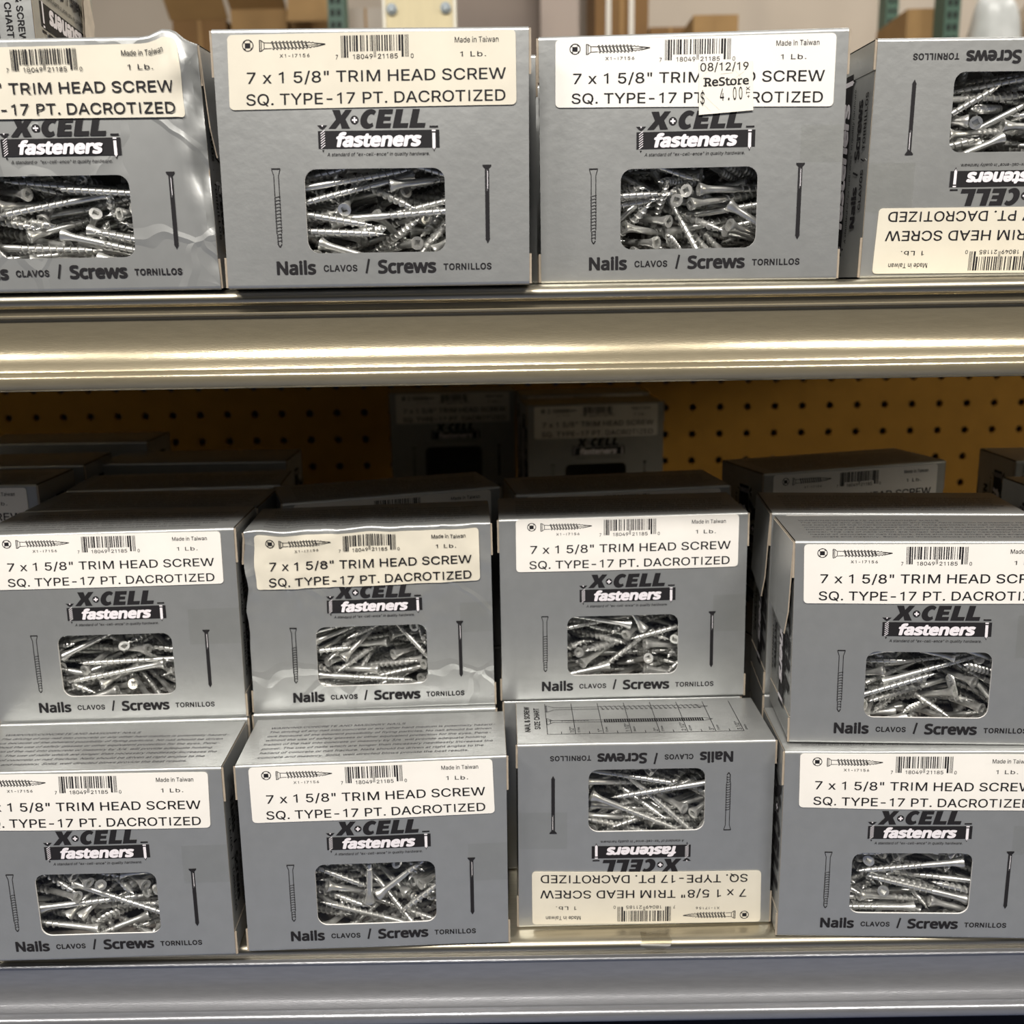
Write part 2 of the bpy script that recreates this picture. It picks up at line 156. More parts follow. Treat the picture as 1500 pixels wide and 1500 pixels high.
GLYPHS['f'] = {
    97: [188,[44,-20,32,-15,13,-1,3,13,-4,32,-6,51,-3,69,5,88,26,109,46,119,32,129,26,136,15,163,16,176,20,182,32,189,76,202,119,202,144,194,162,182,171,169,180,144,181,-6,176,-15,163,-21,138,-21,119,-14,88,-23,69,-24],[69,44,76,42,94,44,104,51,110,63,107,66,76,61,69,57],[51,126,57,123,107,129,109,132,101,137,88,138]],
    101: [189,[66,-18,47,-10,33,1,21,13,9,32,0,63,-3,88,3,132,18,163,29,176,47,191,79,203,97,204,129,200,147,192,160,183,181,157,188,138,192,119,191,76,185,68,172,63,79,63,77,57,91,46,110,43,135,46,160,55,172,54,179,49,185,38,184,1,172,-11,135,-22,104,-24],[81,132,91,129,110,129,114,132,97,138]],
    102: [116,[28,-19,22,-15,16,-2,16,135,-3,138,-14,148,-16,160,-14,179,-3,190,16,198,18,216,26,241,35,254,53,268,72,275,97,278,134,272,144,266,151,254,149,241,140,216,128,207,97,212,90,210,88,204,90,202,115,201,128,193,132,185,132,160,130,148,122,139,89,135,85,-9,81,-15,72,-20]],
    110: [208,[14,-15,9,-9,8,4,8,179,11,191,18,198,26,201,58,200,70,193,89,201,114,204,145,200,158,196,176,185,191,166,199,141,201,-2,195,-15,183,-21,151,-21,139,-17,133,-10,130,-2,130,116,126,130,120,135,108,137,89,131,80,110,79,-2,76,-10,70,-17,58,-21,26,-21]],
    114: [139,[14,-15,9,-9,8,4,8,179,11,191,18,198,26,201,58,200,70,192,89,200,108,204,133,203,145,199,152,191,155,179,150,148,147,141,133,133,114,135,101,134,89,125,81,110,79,-2,76,-10,70,-17,58,-21,26,-21]],
    115: [161,[27,-18,9,-11,-2,1,-3,38,2,49,9,54,21,56,59,43,77,42,93,44,90,52,27,80,6,101,-2,119,-4,138,-1,157,6,169,27,190,46,199,65,203,109,203,152,189,160,182,163,169,151,138,146,132,140,128,127,127,102,136,84,138,77,132,127,110,142,101,155,88,164,69,167,51,163,26,157,13,140,-6,121,-16,102,-21,65,-24]],
    116: [121,[53,-19,41,-13,28,-3,15,19,10,51,10,132,-9,142,-16,157,-13,182,-7,188,14,201,25,232,31,238,41,242,59,242,72,239,81,226,81,207,84,201,122,199,128,194,133,182,133,157,128,143,116,136,84,136,81,132,83,44,91,42,116,45,128,40,135,26,133,-6,122,-17,103,-23,72,-24]],
    32: [87],
}
GLYPHS['x'] = {
    67: [212,[87,-25,55,-12,37,2,18,25,5,49,-5,88,-7,119,-5,150,1,175,8,194,23,219,41,238,62,253,85,263,112,269,137,271,162,269,187,264,212,255,224,245,229,232,227,219,212,187,205,181,193,176,180,178,162,185,143,189,118,187,106,182,93,169,86,157,83,144,80,119,82,100,86,82,93,69,105,58,118,53,137,51,155,52,193,60,205,57,212,52,219,38,220,7,217,-6,205,-18,168,-28,130,-31,105,-29]],
    69: [187,[18,-23,10,-15,5,-3,5,241,9,254,18,263,30,267,168,267,180,264,190,254,194,241,194,210,186,194,180,189,168,186,93,186,90,172,93,166,161,166,177,160,183,154,188,141,186,103,180,93,168,86,93,84,90,79,90,60,93,54,168,54,184,47,190,41,194,29,194,-3,190,-15,180,-24,168,-27,30,-27]],
    76: [176,[18,-23,10,-15,5,-3,5,241,11,257,24,266,68,267,81,260,86,254,90,241,90,60,93,55,168,54,180,51,186,47,194,35,195,-3,193,-11,186,-20,180,-24,168,-27,30,-27]],
    88: [197,[-14,-23,-25,-9,-24,10,47,122,46,129,-19,229,-20,247,-14,258,-7,263,5,267,43,267,55,263,64,254,99,198,134,254,143,263,155,267,186,267,199,266,205,263,211,257,216,247,217,235,215,229,150,129,150,122,221,10,223,-3,218,-16,211,-22,199,-27,161,-28,149,-25,138,-15,99,49,93,44,56,-15,49,-23,43,-26,30,-28,-1,-27]],
    32: [87],
}
GLYPHS['s'] = {
    82: [209,[30,-9,24,-3,24,3,24,241,30,248,99,249,130,246,155,239,171,228,183,216,191,197,195,172,192,147,186,134,174,118,152,103,211,5,212,-3,205,-9,167,-9,161,-5,105,90,80,90,74,89,72,85,71,-3,67,-8,61,-9],[72,135,113,135,136,144,142,153,145,166,145,178,140,191,133,197,117,203,74,205]],
    83: [184,[33,-7,14,-1,8,6,8,38,12,44,21,45,71,33,102,34,123,44,129,63,126,75,114,87,58,111,27,135,18,150,12,169,12,194,18,213,27,225,42,238,77,250,121,251,164,239,172,231,171,225,158,196,152,195,114,206,83,206,64,196,60,181,62,169,71,159,142,125,158,113,169,100,176,81,177,63,175,44,167,25,149,6,133,-3,108,-10,71,-12]],
    101: [189,[72,-8,41,10,20,38,11,69,10,94,14,125,28,157,53,180,84,191,109,192,128,188,153,173,171,150,180,119,181,81,172,75,59,75,60,69,72,44,91,33,128,33,166,43,173,38,173,6,159,-3,128,-11,103,-12],[62,119,66,117,128,117,131,119,128,131,122,141,109,149,97,150,84,148,72,140,65,131]],
    111: [203,[72,-8,53,0,41,10,20,38,10,75,14,125,20,144,32,163,53,180,78,190,97,192,134,187,165,169,183,144,193,106,190,56,184,38,172,19,147,-2,128,-9,103,-12],[92,31,116,32,127,38,137,50,143,69,145,94,139,125,128,141,116,148,97,149,78,144,67,131,60,113,58,88,63,56,76,38]],
    114: [139,[26,-9,20,-3,20,3,21,185,26,188,57,188,63,171,83,185,100,191,120,192,138,189,142,178,139,153,135,147,107,147,95,144,82,135,70,116,67,97,67,-3,57,-9]],
    116: [121,[59,-8,40,2,26,25,22,50,22,144,15,148,3,149,-4,156,-3,175,21,189,35,225,40,230,46,230,59,230,68,225,71,190,115,189,121,181,121,156,118,150,78,148,69,144,69,56,71,44,78,33,90,30,115,33,119,31,123,25,123,0,115,-7,96,-12,78,-12]],
    32: [87],
}
SCREWS = {}
SCREWS['T1'] = (24, [
489,57,310,26,105,-318,-942,424,39,156,831,555,14,-19,734,41,350,22,29,-766,642,730,49,156,203,973,37,-107,
561,172,259,878,-344,-242,226,540,91,379,128,-25,-104,-986,318,152,207,192,-57,-736,646,624,165,308,163,983,27,76,
215,143,375,75,238,815,523,844,39,172,78,62,-828,552,452,199,326,762,-534,-245,273,227,90,270,414,893,-96,-146,
457,115,135,207,-34,353,-912,298,105,272,43,981,-163,-92,302,78,409,476,-865,-4,155,814,98,347,91,-87,18,992,
682,227,233,375,-630,370,-571,566,227,407,167,512,-834,-119,587,136,119,915,-338,-89,202,534,232,177,287,-427,-345,785,
524,237,219,129,-101,986,-19,868,210,292,21,895,442,56,458,257,235,147,170,-288,-931,505,210,418,788,172,-350,476,
863,82,102,806,-576,127,56,818,78,180,806,-585,69,59,443,101,444,504,803,-291,127,547,230,270,260,88,84,-958,
253,228,210,350,373,-269,-816,527,257,290,283,-49,615,-735,595,228,479,644,299,18,-704,240,215,384,119,42,964,236,
753,167,127,299,-936,-74,173,570,247,166,861,45,-240,-446,364,145,440,188,152,957,-163,259,228,348,789,289,88,535,
315,284,391,825,-425,185,324,860,40,88,964,255,67,-26,903,176,179,214,-300,450,-813,822,212,303,437,38,96,-893,
193,201,192,669,-540,-492,137,870,99,139,590,790,19,-167,870,183,380,75,125,713,686,412,216,310,267,-909,-299,117,
209,232,159,873,381,-101,-288,520,279,197,393,907,16,148,263,272,293,119,43,916,-381,607,207,367,150,986,-74,-23,
178,228,413,229,-428,658,-576,196,137,233,557,757,39,340,873,172,236,22,-172,-932,-318,664,154,457,394,-891,74,214,
182,83,231,439,110,-888,-78,860,375,393,233,-969,-12,81,223,332,476,891,-402,59,203,910,235,165,291,-238,311,-873,
860,215,211,997,-2,-18,79,918,212,302,886,82,19,455,775,122,413,211,-52,-905,-367,281,183,485,604,-668,418,-117,
514,287,391,937,-83,257,-222,878,304,280,667,710,201,104,127,227,285,583,258,13,-770,220,383,288,116,191,243,-944,
312,322,179,123,-968,-174,129,620,415,296,578,-774,147,211,522,406,167,355,908,71,-212,835,169,148,655,728,-83,-182,
565,82,29,5,9,-195,-981,628,124,88,961,-255,-107,-17,867,137,88,8,78,953,294,539,39,29,831,555,2,-11,
278,127,29,962,190,46,193,492,45,69,12,22,-980,-196,515,146,100,193,110,-360,-906,
])
SCREWS['T2'] = (27, [
453,40,374,990,116,-76,1,466,64,343,138,-56,968,-202,638,56,254,724,-687,18,-58,350,39,197,555,-831,22,18,
315,39,254,553,-828,56,70,809,90,379,325,-938,-119,-17,557,184,158,725,-533,78,-430,512,136,360,862,381,89,-322,
581,224,146,24,-507,-859,71,541,66,95,799,584,129,-69,237,82,380,385,910,-150,20,520,252,287,402,-210,-170,875,
440,221,151,122,-256,955,89,602,186,352,738,-652,52,-168,784,72,297,69,99,914,-386,451,227,374,86,-736,-627,-242,
569,248,232,289,-275,-592,700,638,265,150,668,-539,-43,511,796,252,282,344,-400,840,-128,627,252,334,219,938,-247,-111,
849,181,286,269,416,-187,-848,638,49,439,610,-778,85,124,335,340,292,211,63,653,724,792,168,234,281,423,-189,-840,
910,129,234,197,918,151,309,235,217,311,317,48,-170,932,288,265,207,64,-243,-966,-60,277,359,196,88,136,-105,981,
862,238,225,875,473,-5,108,713,153,294,301,-71,-655,690,578,254,426,900,-178,-87,387,244,199,393,817,-442,340,-147,
849,236,385,2,284,863,-417,409,358,282,249,140,538,-793,476,227,208,851,13,-1,-526,212,169,244,688,-673,148,-229,
569,182,265,800,571,11,183,226,208,220,16,982,-138,126,824,117,149,168,-64,-595,783,279,82,189,24,-4,608,-793,
328,220,134,449,737,502,-51,207,282,305,446,-844,266,-133,883,321,434,494,-826,-271,28,228,127,376,528,-832,79,-149,
506,304,174,285,160,102,-939,229,225,157,464,269,242,809,294,318,304,242,-150,-797,532,555,106,110,14,56,801,595,
781,237,343,748,-279,-88,-596,391,121,501,215,698,-462,503,199,170,333,874,345,-21,340,602,347,255,151,163,267,938,
611,258,243,817,-417,165,-362,580,175,431,768,-545,-136,309,780,122,444,147,-116,26,982,221,255,216,905,363,-71,-209,
708,275,171,271,-100,-306,907,232,415,364,871,-478,94,61,454,348,500,665,513,-260,476,290,224,172,871,251,275,321,
866,224,100,940,308,138,-45,186,228,167,509,-170,-383,752,438,305,354,928,242,-174,-225,437,218,460,706,-567,87,-415,
181,202,361,907,143,-296,-262,531,242,84,346,160,17,-924,135,225,128,651,555,276,438,236,242,448,335,812,464,118,
230,227,271,959,84,103,250,541,290,474,169,915,355,-94,866,88,29,43,19,555,830,565,39,60,552,828,48,-86,
577,148,80,886,-458,-51,48,493,96,73,16,-70,833,-549,824,41,78,6,-8,358,-934,210,142,432,296,-912,-273,-71,
614,80,480,45,20,-129,990,211,80,428,206,-289,791,499,
])
SCREWS['T3'] = (33, [
531,100,228,747,-395,531,57,799,102,336,789,-599,-86,106,754,134,313,796,560,66,220,482,176,182,758,559,238,236,
519,161,262,900,223,104,-360,678,172,221,665,-729,-160,31,762,104,272,220,-957,163,-97,233,40,313,876,483,-18,0,
286,226,156,303,242,530,754,438,204,232,603,-466,13,-648,320,208,251,310,182,307,881,383,41,439,324,-930,66,163,
886,39,163,945,186,264,-60,888,144,144,947,153,182,218,233,58,277,702,708,-22,66,590,207,376,465,-146,523,-699,
285,169,161,349,814,-431,169,635,179,176,495,-94,-697,510,644,229,312,230,825,508,92,553,224,380,324,-377,706,-504,
713,226,400,848,-172,-14,500,604,228,292,839,135,94,518,237,192,362,824,405,-128,-375,887,187,138,218,941,251,-62,
272,109,408,273,-38,-578,-768,597,279,208,966,-207,155,18,799,211,404,853,-222,10,472,400,144,432,50,222,722,653,
580,262,344,154,-72,-130,977,548,229,103,507,-261,102,-815,775,244,398,447,154,-510,-719,594,173,173,446,-266,-835,184,
885,293,209,188,179,-91,-961,869,121,230,21,123,789,-601,861,160,255,699,709,6,-93,235,81,184,354,25,837,-416,
310,265,170,103,948,-264,-145,227,264,351,418,-863,174,-222,624,212,127,0,290,938,190,898,211,171,127,410,903,-4,
510,306,194,130,-137,-142,-972,244,233,411,35,5,444,895,688,338,367,379,250,890,-45,833,244,328,31,-141,518,843,
834,198,364,365,-193,-269,870,808,244,281,456,761,-430,-167,381,246,364,11,-987,123,104,234,155,273,997,-51,-39,38,
208,212,443,908,301,-34,-290,322,303,158,109,958,-256,-72,601,304,245,863,421,-15,-280,250,329,389,976,90,-50,-191,
226,189,325,56,189,-780,594,827,187,200,334,-853,395,-65,698,416,451,541,840,-8,27,861,361,140,520,846,-84,-87,
624,416,198,555,-831,-32,-32,849,213,401,826,-271,14,495,233,94,293,738,667,-71,69,331,261,471,429,-91,-205,-875,
536,146,92,823,-509,-95,234,584,227,434,804,218,-270,-483,594,371,144,175,-204,-602,-752,194,237,168,827,-294,191,-440,
318,356,405,36,-143,69,-987,518,324,337,56,138,980,134,267,119,123,87,111,-968,207,289,416,174,86,-143,-549,-819,
602,271,130,182,212,525,804,564,337,212,984,-147,88,47,883,207,433,836,-312,191,-410,242,253,313,145,-201,606,-755,
388,402,376,259,112,-907,312,435,243,471,136,289,-916,-243,968,219,229,548,648,-230,-476,691,154,65,149,85,-811,-559,
839,104,64,860,505,-75,12,389,51,499,970,-199,136,-16,871,113,478,98,-125,483,-861,
])
SCREWS['T4'] = (15, [
435,88,695,257,956,-140,40,528,116,538,984,-48,-38,167,449,80,657,392,-916,-82,3,316,40,588,205,948,-60,238,
673,91,650,442,852,-244,136,566,178,634,56,-364,930,4,533,163,738,710,-626,202,-252,335,39,431,182,28,964,-193,
566,137,503,961,-54,96,-254,232,39,462,192,976,-27,97,755,39,545,555,-831,18,12,509,228,619,817,-137,-238,507,
450,238,682,421,408,-772,-245,212,150,587,28,259,936,239,560,227,686,297,-792,470,-253,567,181,561,331,882,-326,73,
626,205,598,1,107,670,-735,625,140,653,32,996,2,-83,786,42,592,3,8,-442,-897,599,265,748,360,-166,119,-910,
272,152,494,52,84,821,563,648,226,495,542,-655,474,-230,789,190,581,199,944,232,129,530,319,588,706,683,-43,181,
867,224,510,814,483,-23,-321,270,300,550,246,-213,-329,887,489,367,737,834,-494,244,23,732,184,475,496,-718,488,-2,
580,283,451,794,532,233,179,297,149,625,776,577,139,214,234,252,593,289,-303,-851,318,236,90,658,959,194,198,61,
816,183,717,76,29,433,898,896,208,558,888,-106,39,-445,700,236,608,338,-936,41,-85,564,416,358,488,104,850,-165,
544,304,531,714,642,-249,-127,199,235,582,906,42,173,-384,624,263,697,923,-334,168,-93,817,204,539,11,-519,-745,-418,
869,39,330,821,-548,-129,-95,863,102,337,803,-552,-93,-204,226,83,383,816,546,-86,167,822,86,678,400,-896,182,63,
844,114,695,78,-166,-983,-15,
])
SCREWS['U1'] = (28, [
521,40,213,80,-32,955,283,588,75,255,32,111,-993,-38,470,127,303,127,-154,-627,753,487,87,380,400,888,9,226,
438,182,87,209,-330,-475,789,557,260,134,544,-729,411,56,454,168,209,20,-984,-130,-125,783,80,302,65,-69,-960,262,
598,278,132,391,80,-293,869,223,86,188,821,-534,198,-38,612,173,219,30,933,319,163,472,227,283,667,500,204,513,
520,250,120,365,-292,-714,521,306,40,71,123,-38,966,224,554,227,66,514,-127,134,-838,525,228,261,163,960,74,217,
233,58,238,17,-145,301,-942,252,180,227,178,-186,332,-907,486,227,393,537,-127,-396,734,690,227,369,202,-488,805,-270,
249,190,265,269,10,-402,-876,468,253,99,429,-155,-27,-889,526,146,321,9,241,-15,970,592,264,356,90,366,724,578,
190,170,314,933,25,-117,-341,521,228,215,126,196,42,-971,224,133,81,951,193,-63,232,699,237,109,318,295,688,582,
234,79,378,888,-453,-45,62,555,257,315,912,-279,-14,299,472,251,336,907,-309,-88,273,880,195,208,7,414,-908,-62,
226,103,109,186,64,-682,704,213,285,204,556,-785,-260,83,793,165,89,287,-160,-79,941,248,188,50,976,-32,-29,-214,
627,241,204,730,571,-150,-346,594,264,171,704,583,214,345,248,150,294,356,-122,782,-497,205,322,300,946,-110,298,-72,
645,279,209,345,-144,-573,729,239,339,176,708,-696,-118,23,913,172,215,215,308,-896,-238,198,304,116,603,-723,-332,66,
270,218,154,345,-346,602,-632,178,233,85,379,28,-368,-848,531,212,29,946,-187,59,-257,692,39,84,977,-194,-81,-24,
844,265,30,982,-110,25,-151,352,222,29,204,-49,-189,959,140,255,141,383,-285,-148,866,557,336,118,835,-528,-48,-150,
445,369,286,143,-19,-603,785,308,416,29,555,832,11,-2,224,362,229,205,-13,874,440,868,321,169,909,10,322,264,
601,416,134,78,-43,828,554,162,318,235,294,-843,-378,-243,271,281,291,198,-213,956,37,323,306,108,685,700,-196,-50,
875,168,29,161,98,547,816,871,298,29,132,79,550,821,907,93,236,349,-54,-928,117,191,222,304,379,140,846,348,
253,238,301,42,-367,619,694,864,39,29,9,-6,981,-195,253,122,29,555,831,-35,-32,869,133,65,969,-187,-77,145,
830,153,271,121,10,45,992,697,140,385,262,-94,27,-960,408,120,459,566,-795,153,-158,677,129,491,764,-609,9,-213,
234,76,417,306,-951,50,17,859,40,494,993,-107,-52,-14,
])
SCREWS['U2'] = (29, [
509,50,135,831,554,2,-49,678,75,357,672,615,208,-356,545,169,153,755,-610,51,-234,350,114,164,94,-27,-242,965,
644,116,133,45,-112,985,122,539,173,243,378,-96,570,-723,479,123,370,843,497,-39,202,554,160,350,837,356,-149,388,
234,41,270,909,416,-39,9,399,161,251,143,-17,436,888,624,130,392,201,-188,917,-289,481,220,190,8,-909,-410,72,
808,244,229,240,923,281,105,445,200,266,655,742,-143,5,494,161,327,98,-388,851,339,822,200,306,860,460,131,176,
435,48,400,550,824,-100,87,572,71,84,35,-59,-411,909,560,250,252,404,323,2,-856,748,227,382,392,656,-365,-532,
445,221,315,916,-131,-200,323,580,194,151,234,-57,237,941,561,198,106,129,195,-818,-526,408,39,89,113,-66,-824,-551,
579,198,324,781,-568,-59,-254,187,178,208,275,-886,370,-42,545,257,358,221,-279,894,-272,476,302,212,751,-636,79,-160,
833,228,387,684,505,299,434,301,97,104,152,-165,64,-972,565,310,103,313,11,655,688,582,260,140,955,37,-102,-275,
925,195,190,354,850,364,138,694,228,256,181,-410,-734,511,894,256,107,883,-198,-92,415,836,322,244,356,914,87,172,
722,280,311,364,-38,507,-780,604,176,107,214,-43,174,-960,188,268,173,4,-354,-908,225,726,358,171,87,-117,799,583,
420,262,306,726,-556,-197,352,245,243,141,994,93,-46,22,513,332,260,8,-111,864,491,581,382,133,695,713,86,-6,
597,135,81,172,-126,968,-136,850,259,311,66,983,171,15,815,372,250,93,-155,865,468,905,284,63,766,-554,130,-298,
825,314,190,184,-981,-16,-59,224,193,147,315,927,130,-154,237,290,79,110,5,-296,-949,483,215,29,967,190,41,166,
852,215,67,455,-110,-180,865,220,89,539,875,-269,400,-42,618,376,198,52,73,-486,-869,479,415,104,28,-50,-604,-795,
362,152,105,175,-56,-277,-943,162,206,256,769,-449,-334,310,933,242,108,518,734,364,244,164,243,303,889,-62,78,-448,
222,290,173,314,130,560,756,631,243,65,877,152,-102,-444,330,328,140,142,-155,-955,-208,278,293,210,775,-548,262,-176,
295,283,138,997,-65,-43,-3,829,192,208,39,-374,-713,592,297,192,317,41,-916,-376,130,268,236,81,986,73,99,110,
625,416,160,832,555,-1,10,221,159,29,185,-941,-276,63,615,129,29,39,236,-952,-191,884,154,29,56,-241,951,-187,
237,146,107,621,764,176,-6,864,39,227,324,474,451,-683,876,94,388,192,27,-848,-494,254,152,370,24,39,-906,-420,
886,146,459,117,234,667,698,379,144,410,92,-150,-826,535,578,64,463,87,103,824,-550,552,74,501,825,559,1,85,
])
SCREWS['U3'] = (28, [
372,42,387,51,74,-577,811,528,98,168,784,520,-297,164,804,64,323,120,-20,849,-513,387,170,273,707,619,-210,-271,
443,89,349,152,9,244,-958,586,203,154,11,985,-157,67,279,50,103,8,95,-66,-993,620,228,101,575,230,556,555,
589,133,267,105,-124,-253,-954,569,147,234,236,-154,557,-781,866,100,218,809,571,124,58,716,190,343,910,-130,-165,358,
533,169,218,465,817,206,271,704,300,66,878,-364,-186,251,868,86,72,368,-917,-26,152,800,140,122,230,66,1,971,
537,299,29,555,-832,-2,11,530,39,504,99,-464,-168,-864,456,227,182,386,-769,-404,311,385,240,90,891,21,133,433,
515,368,121,196,67,-884,420,572,248,201,885,-161,99,-426,200,110,172,707,-628,-61,-321,608,191,294,70,-924,375,28,
908,42,245,287,-210,780,515,224,231,190,933,300,-141,-138,905,160,253,936,123,45,-325,872,230,120,5,-164,901,403,
840,240,341,67,135,567,-810,618,233,342,498,-46,249,-830,317,240,53,100,-946,298,-78,890,228,208,448,-122,348,-814,
882,228,313,490,683,373,394,527,289,85,208,-85,906,-359,658,249,392,181,394,770,468,303,212,134,830,-325,-157,426,
396,186,314,43,-431,782,-448,596,260,310,325,143,90,930,285,218,97,395,38,-244,-885,555,292,242,228,-175,556,-780,
838,266,68,365,86,-193,-907,921,201,151,82,907,-349,-221,224,305,159,299,-1,223,928,587,265,129,100,21,618,779,
551,272,386,607,5,577,-546,830,147,154,695,-678,208,-119,697,324,306,800,513,-21,310,875,248,70,756,-537,-190,322,
864,273,130,201,172,724,-637,855,213,163,812,-428,322,-232,298,213,243,73,606,-724,321,589,289,464,775,281,299,-481,
532,208,409,432,778,-379,-254,223,207,96,405,-80,137,-901,768,358,183,18,148,741,654,907,206,247,252,908,-302,-141,
850,41,53,398,914,22,-72,276,416,92,26,173,194,-965,938,331,263,172,889,-273,324,260,415,237,47,15,988,-149,
521,415,69,992,-119,-31,5,858,286,29,331,-73,-181,923,280,122,29,964,190,44,182,618,131,29,21,-12,-195,981,
524,56,61,13,-86,550,-830,221,81,343,414,291,532,-679,846,149,454,109,-262,959,6,566,155,450,878,-419,-218,76,
555,111,483,64,61,993,78,448,159,499,342,895,282,49,516,78,495,57,172,231,-956,
])
SCREWS['U4'] = (29, [
603,78,310,960,234,-153,33,382,40,227,227,-960,-29,-159,529,117,199,210,-45,414,-885,536,211,127,70,-387,-706,588,
637,241,263,15,-474,-880,-26,517,175,184,911,-105,243,-315,590,136,327,927,368,-68,29,426,137,257,19,-228,825,517,
268,122,323,886,-413,20,-209,661,213,142,390,-242,-455,763,619,204,146,114,-884,426,-154,884,119,208,180,176,-547,798,
807,175,174,732,595,-146,-298,869,140,261,190,-273,323,-886,621,192,108,308,-264,489,-772,459,113,392,156,-68,-664,728,
848,204,57,611,790,-42,36,514,278,70,357,-56,-171,917,211,172,230,226,-150,-2,962,256,90,94,112,73,-680,-721,
509,216,159,79,398,-823,-398,725,192,162,418,377,-819,-111,775,198,245,499,-167,-682,508,824,228,104,8,825,-541,-160,
865,40,345,156,973,19,-171,310,145,81,100,-117,711,-686,417,217,172,723,456,113,507,847,378,29,22,-12,-195,980,
889,256,261,606,-622,-163,467,548,192,29,907,177,82,374,899,319,112,278,-164,916,-238,585,225,383,937,-96,-133,309,
282,78,54,73,-39,829,554,880,115,116,539,812,63,214,221,101,329,110,203,875,-425,564,350,86,16,228,728,-646,
857,193,130,633,-673,381,-10,917,186,130,18,921,-268,-282,373,229,268,114,-89,-939,313,168,198,123,398,-94,-27,912,
536,275,305,213,-127,557,-792,226,102,230,966,181,145,114,398,222,208,283,201,755,557,214,80,455,102,-276,85,-952,
623,416,155,818,544,-151,110,547,353,202,970,148,-195,3,870,358,69,3,-147,-826,-543,893,268,212,265,139,-468,832,
196,266,257,874,343,-180,-293,225,254,184,898,396,-105,-161,542,250,336,962,192,191,36,451,294,278,198,909,354,-97,
242,164,91,658,739,15,148,878,282,140,59,209,367,905,874,319,163,688,-699,192,-32,292,300,87,120,144,259,947,
453,205,502,260,775,-366,-445,908,201,296,730,447,-18,-517,183,216,282,824,331,-155,-434,867,416,29,9,-6,195,981,
912,238,155,239,-287,-927,26,673,110,29,550,820,135,81,887,153,29,59,-259,946,-186,290,39,61,830,-554,-49,-42,
855,157,410,717,627,277,129,878,130,448,525,809,-138,-226,796,128,495,985,16,-36,170,
])
SCREWS['B1'] = (22, [
622,59,241,973,165,133,-89,498,77,224,586,807,59,49,299,39,154,41,76,-554,828,508,64,78,162,28,765,-623,
249,135,257,199,100,545,809,260,114,371,858,437,64,-263,579,193,263,520,744,125,400,606,118,178,992,70,-69,-80,
593,227,97,362,-447,444,-687,323,179,103,479,844,-230,-73,604,157,68,213,-143,-767,588,506,213,266,829,303,-104,458,
534,190,310,892,-200,146,-377,563,174,343,334,6,-169,927,293,214,160,811,45,321,487,329,181,369,324,114,63,937,
832,211,75,282,156,-579,-749,841,104,345,966,205,99,126,461,228,286,532,-119,-13,838,455,197,114,301,-804,506,85,
838,202,320,330,917,165,151,256,150,411,276,-64,-582,762,844,241,269,873,-113,-54,471,284,135,85,927,-255,98,256,
523,244,226,152,-111,141,-972,734,278,215,189,276,-720,-608,838,227,118,526,61,-12,-848,418,164,344,153,-954,246,-80,
480,227,54,477,1,-92,874,367,250,125,418,-147,80,-893,211,143,98,597,752,276,-28,181,181,214,50,368,-920,-129,
886,235,283,862,137,90,480,223,308,178,893,-402,122,-163,221,225,368,934,-123,208,-263,549,216,146,40,-91,444,-890,
611,278,168,962,100,117,225,283,214,434,550,-243,775,-196,238,224,53,194,-488,834,-174,246,165,294,550,779,238,184,
747,210,179,739,-666,-100,28,183,270,130,775,499,182,341,901,197,262,294,-312,754,-497,747,207,343,102,-382,585,708,
247,327,29,195,-31,193,-961,451,224,335,336,868,-344,-122,484,282,250,198,-55,907,-368,744,216,238,22,142,751,644,
730,240,363,397,-62,874,-272,841,269,66,191,279,-877,-341,867,39,173,81,369,178,-909,234,265,130,63,-372,893,-243,
251,245,261,180,-101,39,-978,440,369,148,676,-719,159,28,581,317,202,562,72,673,-474,636,282,114,696,-587,401,-101,
237,369,188,340,-928,119,94,844,247,29,195,-980,-32,14,719,143,430,879,229,-365,-203,816,146,386,239,76,177,952,
848,129,424,597,769,-158,-165,591,118,446,162,47,895,-414,550,41,415,912,410,-12,-4,461,78,432,32,19,998,44,
])
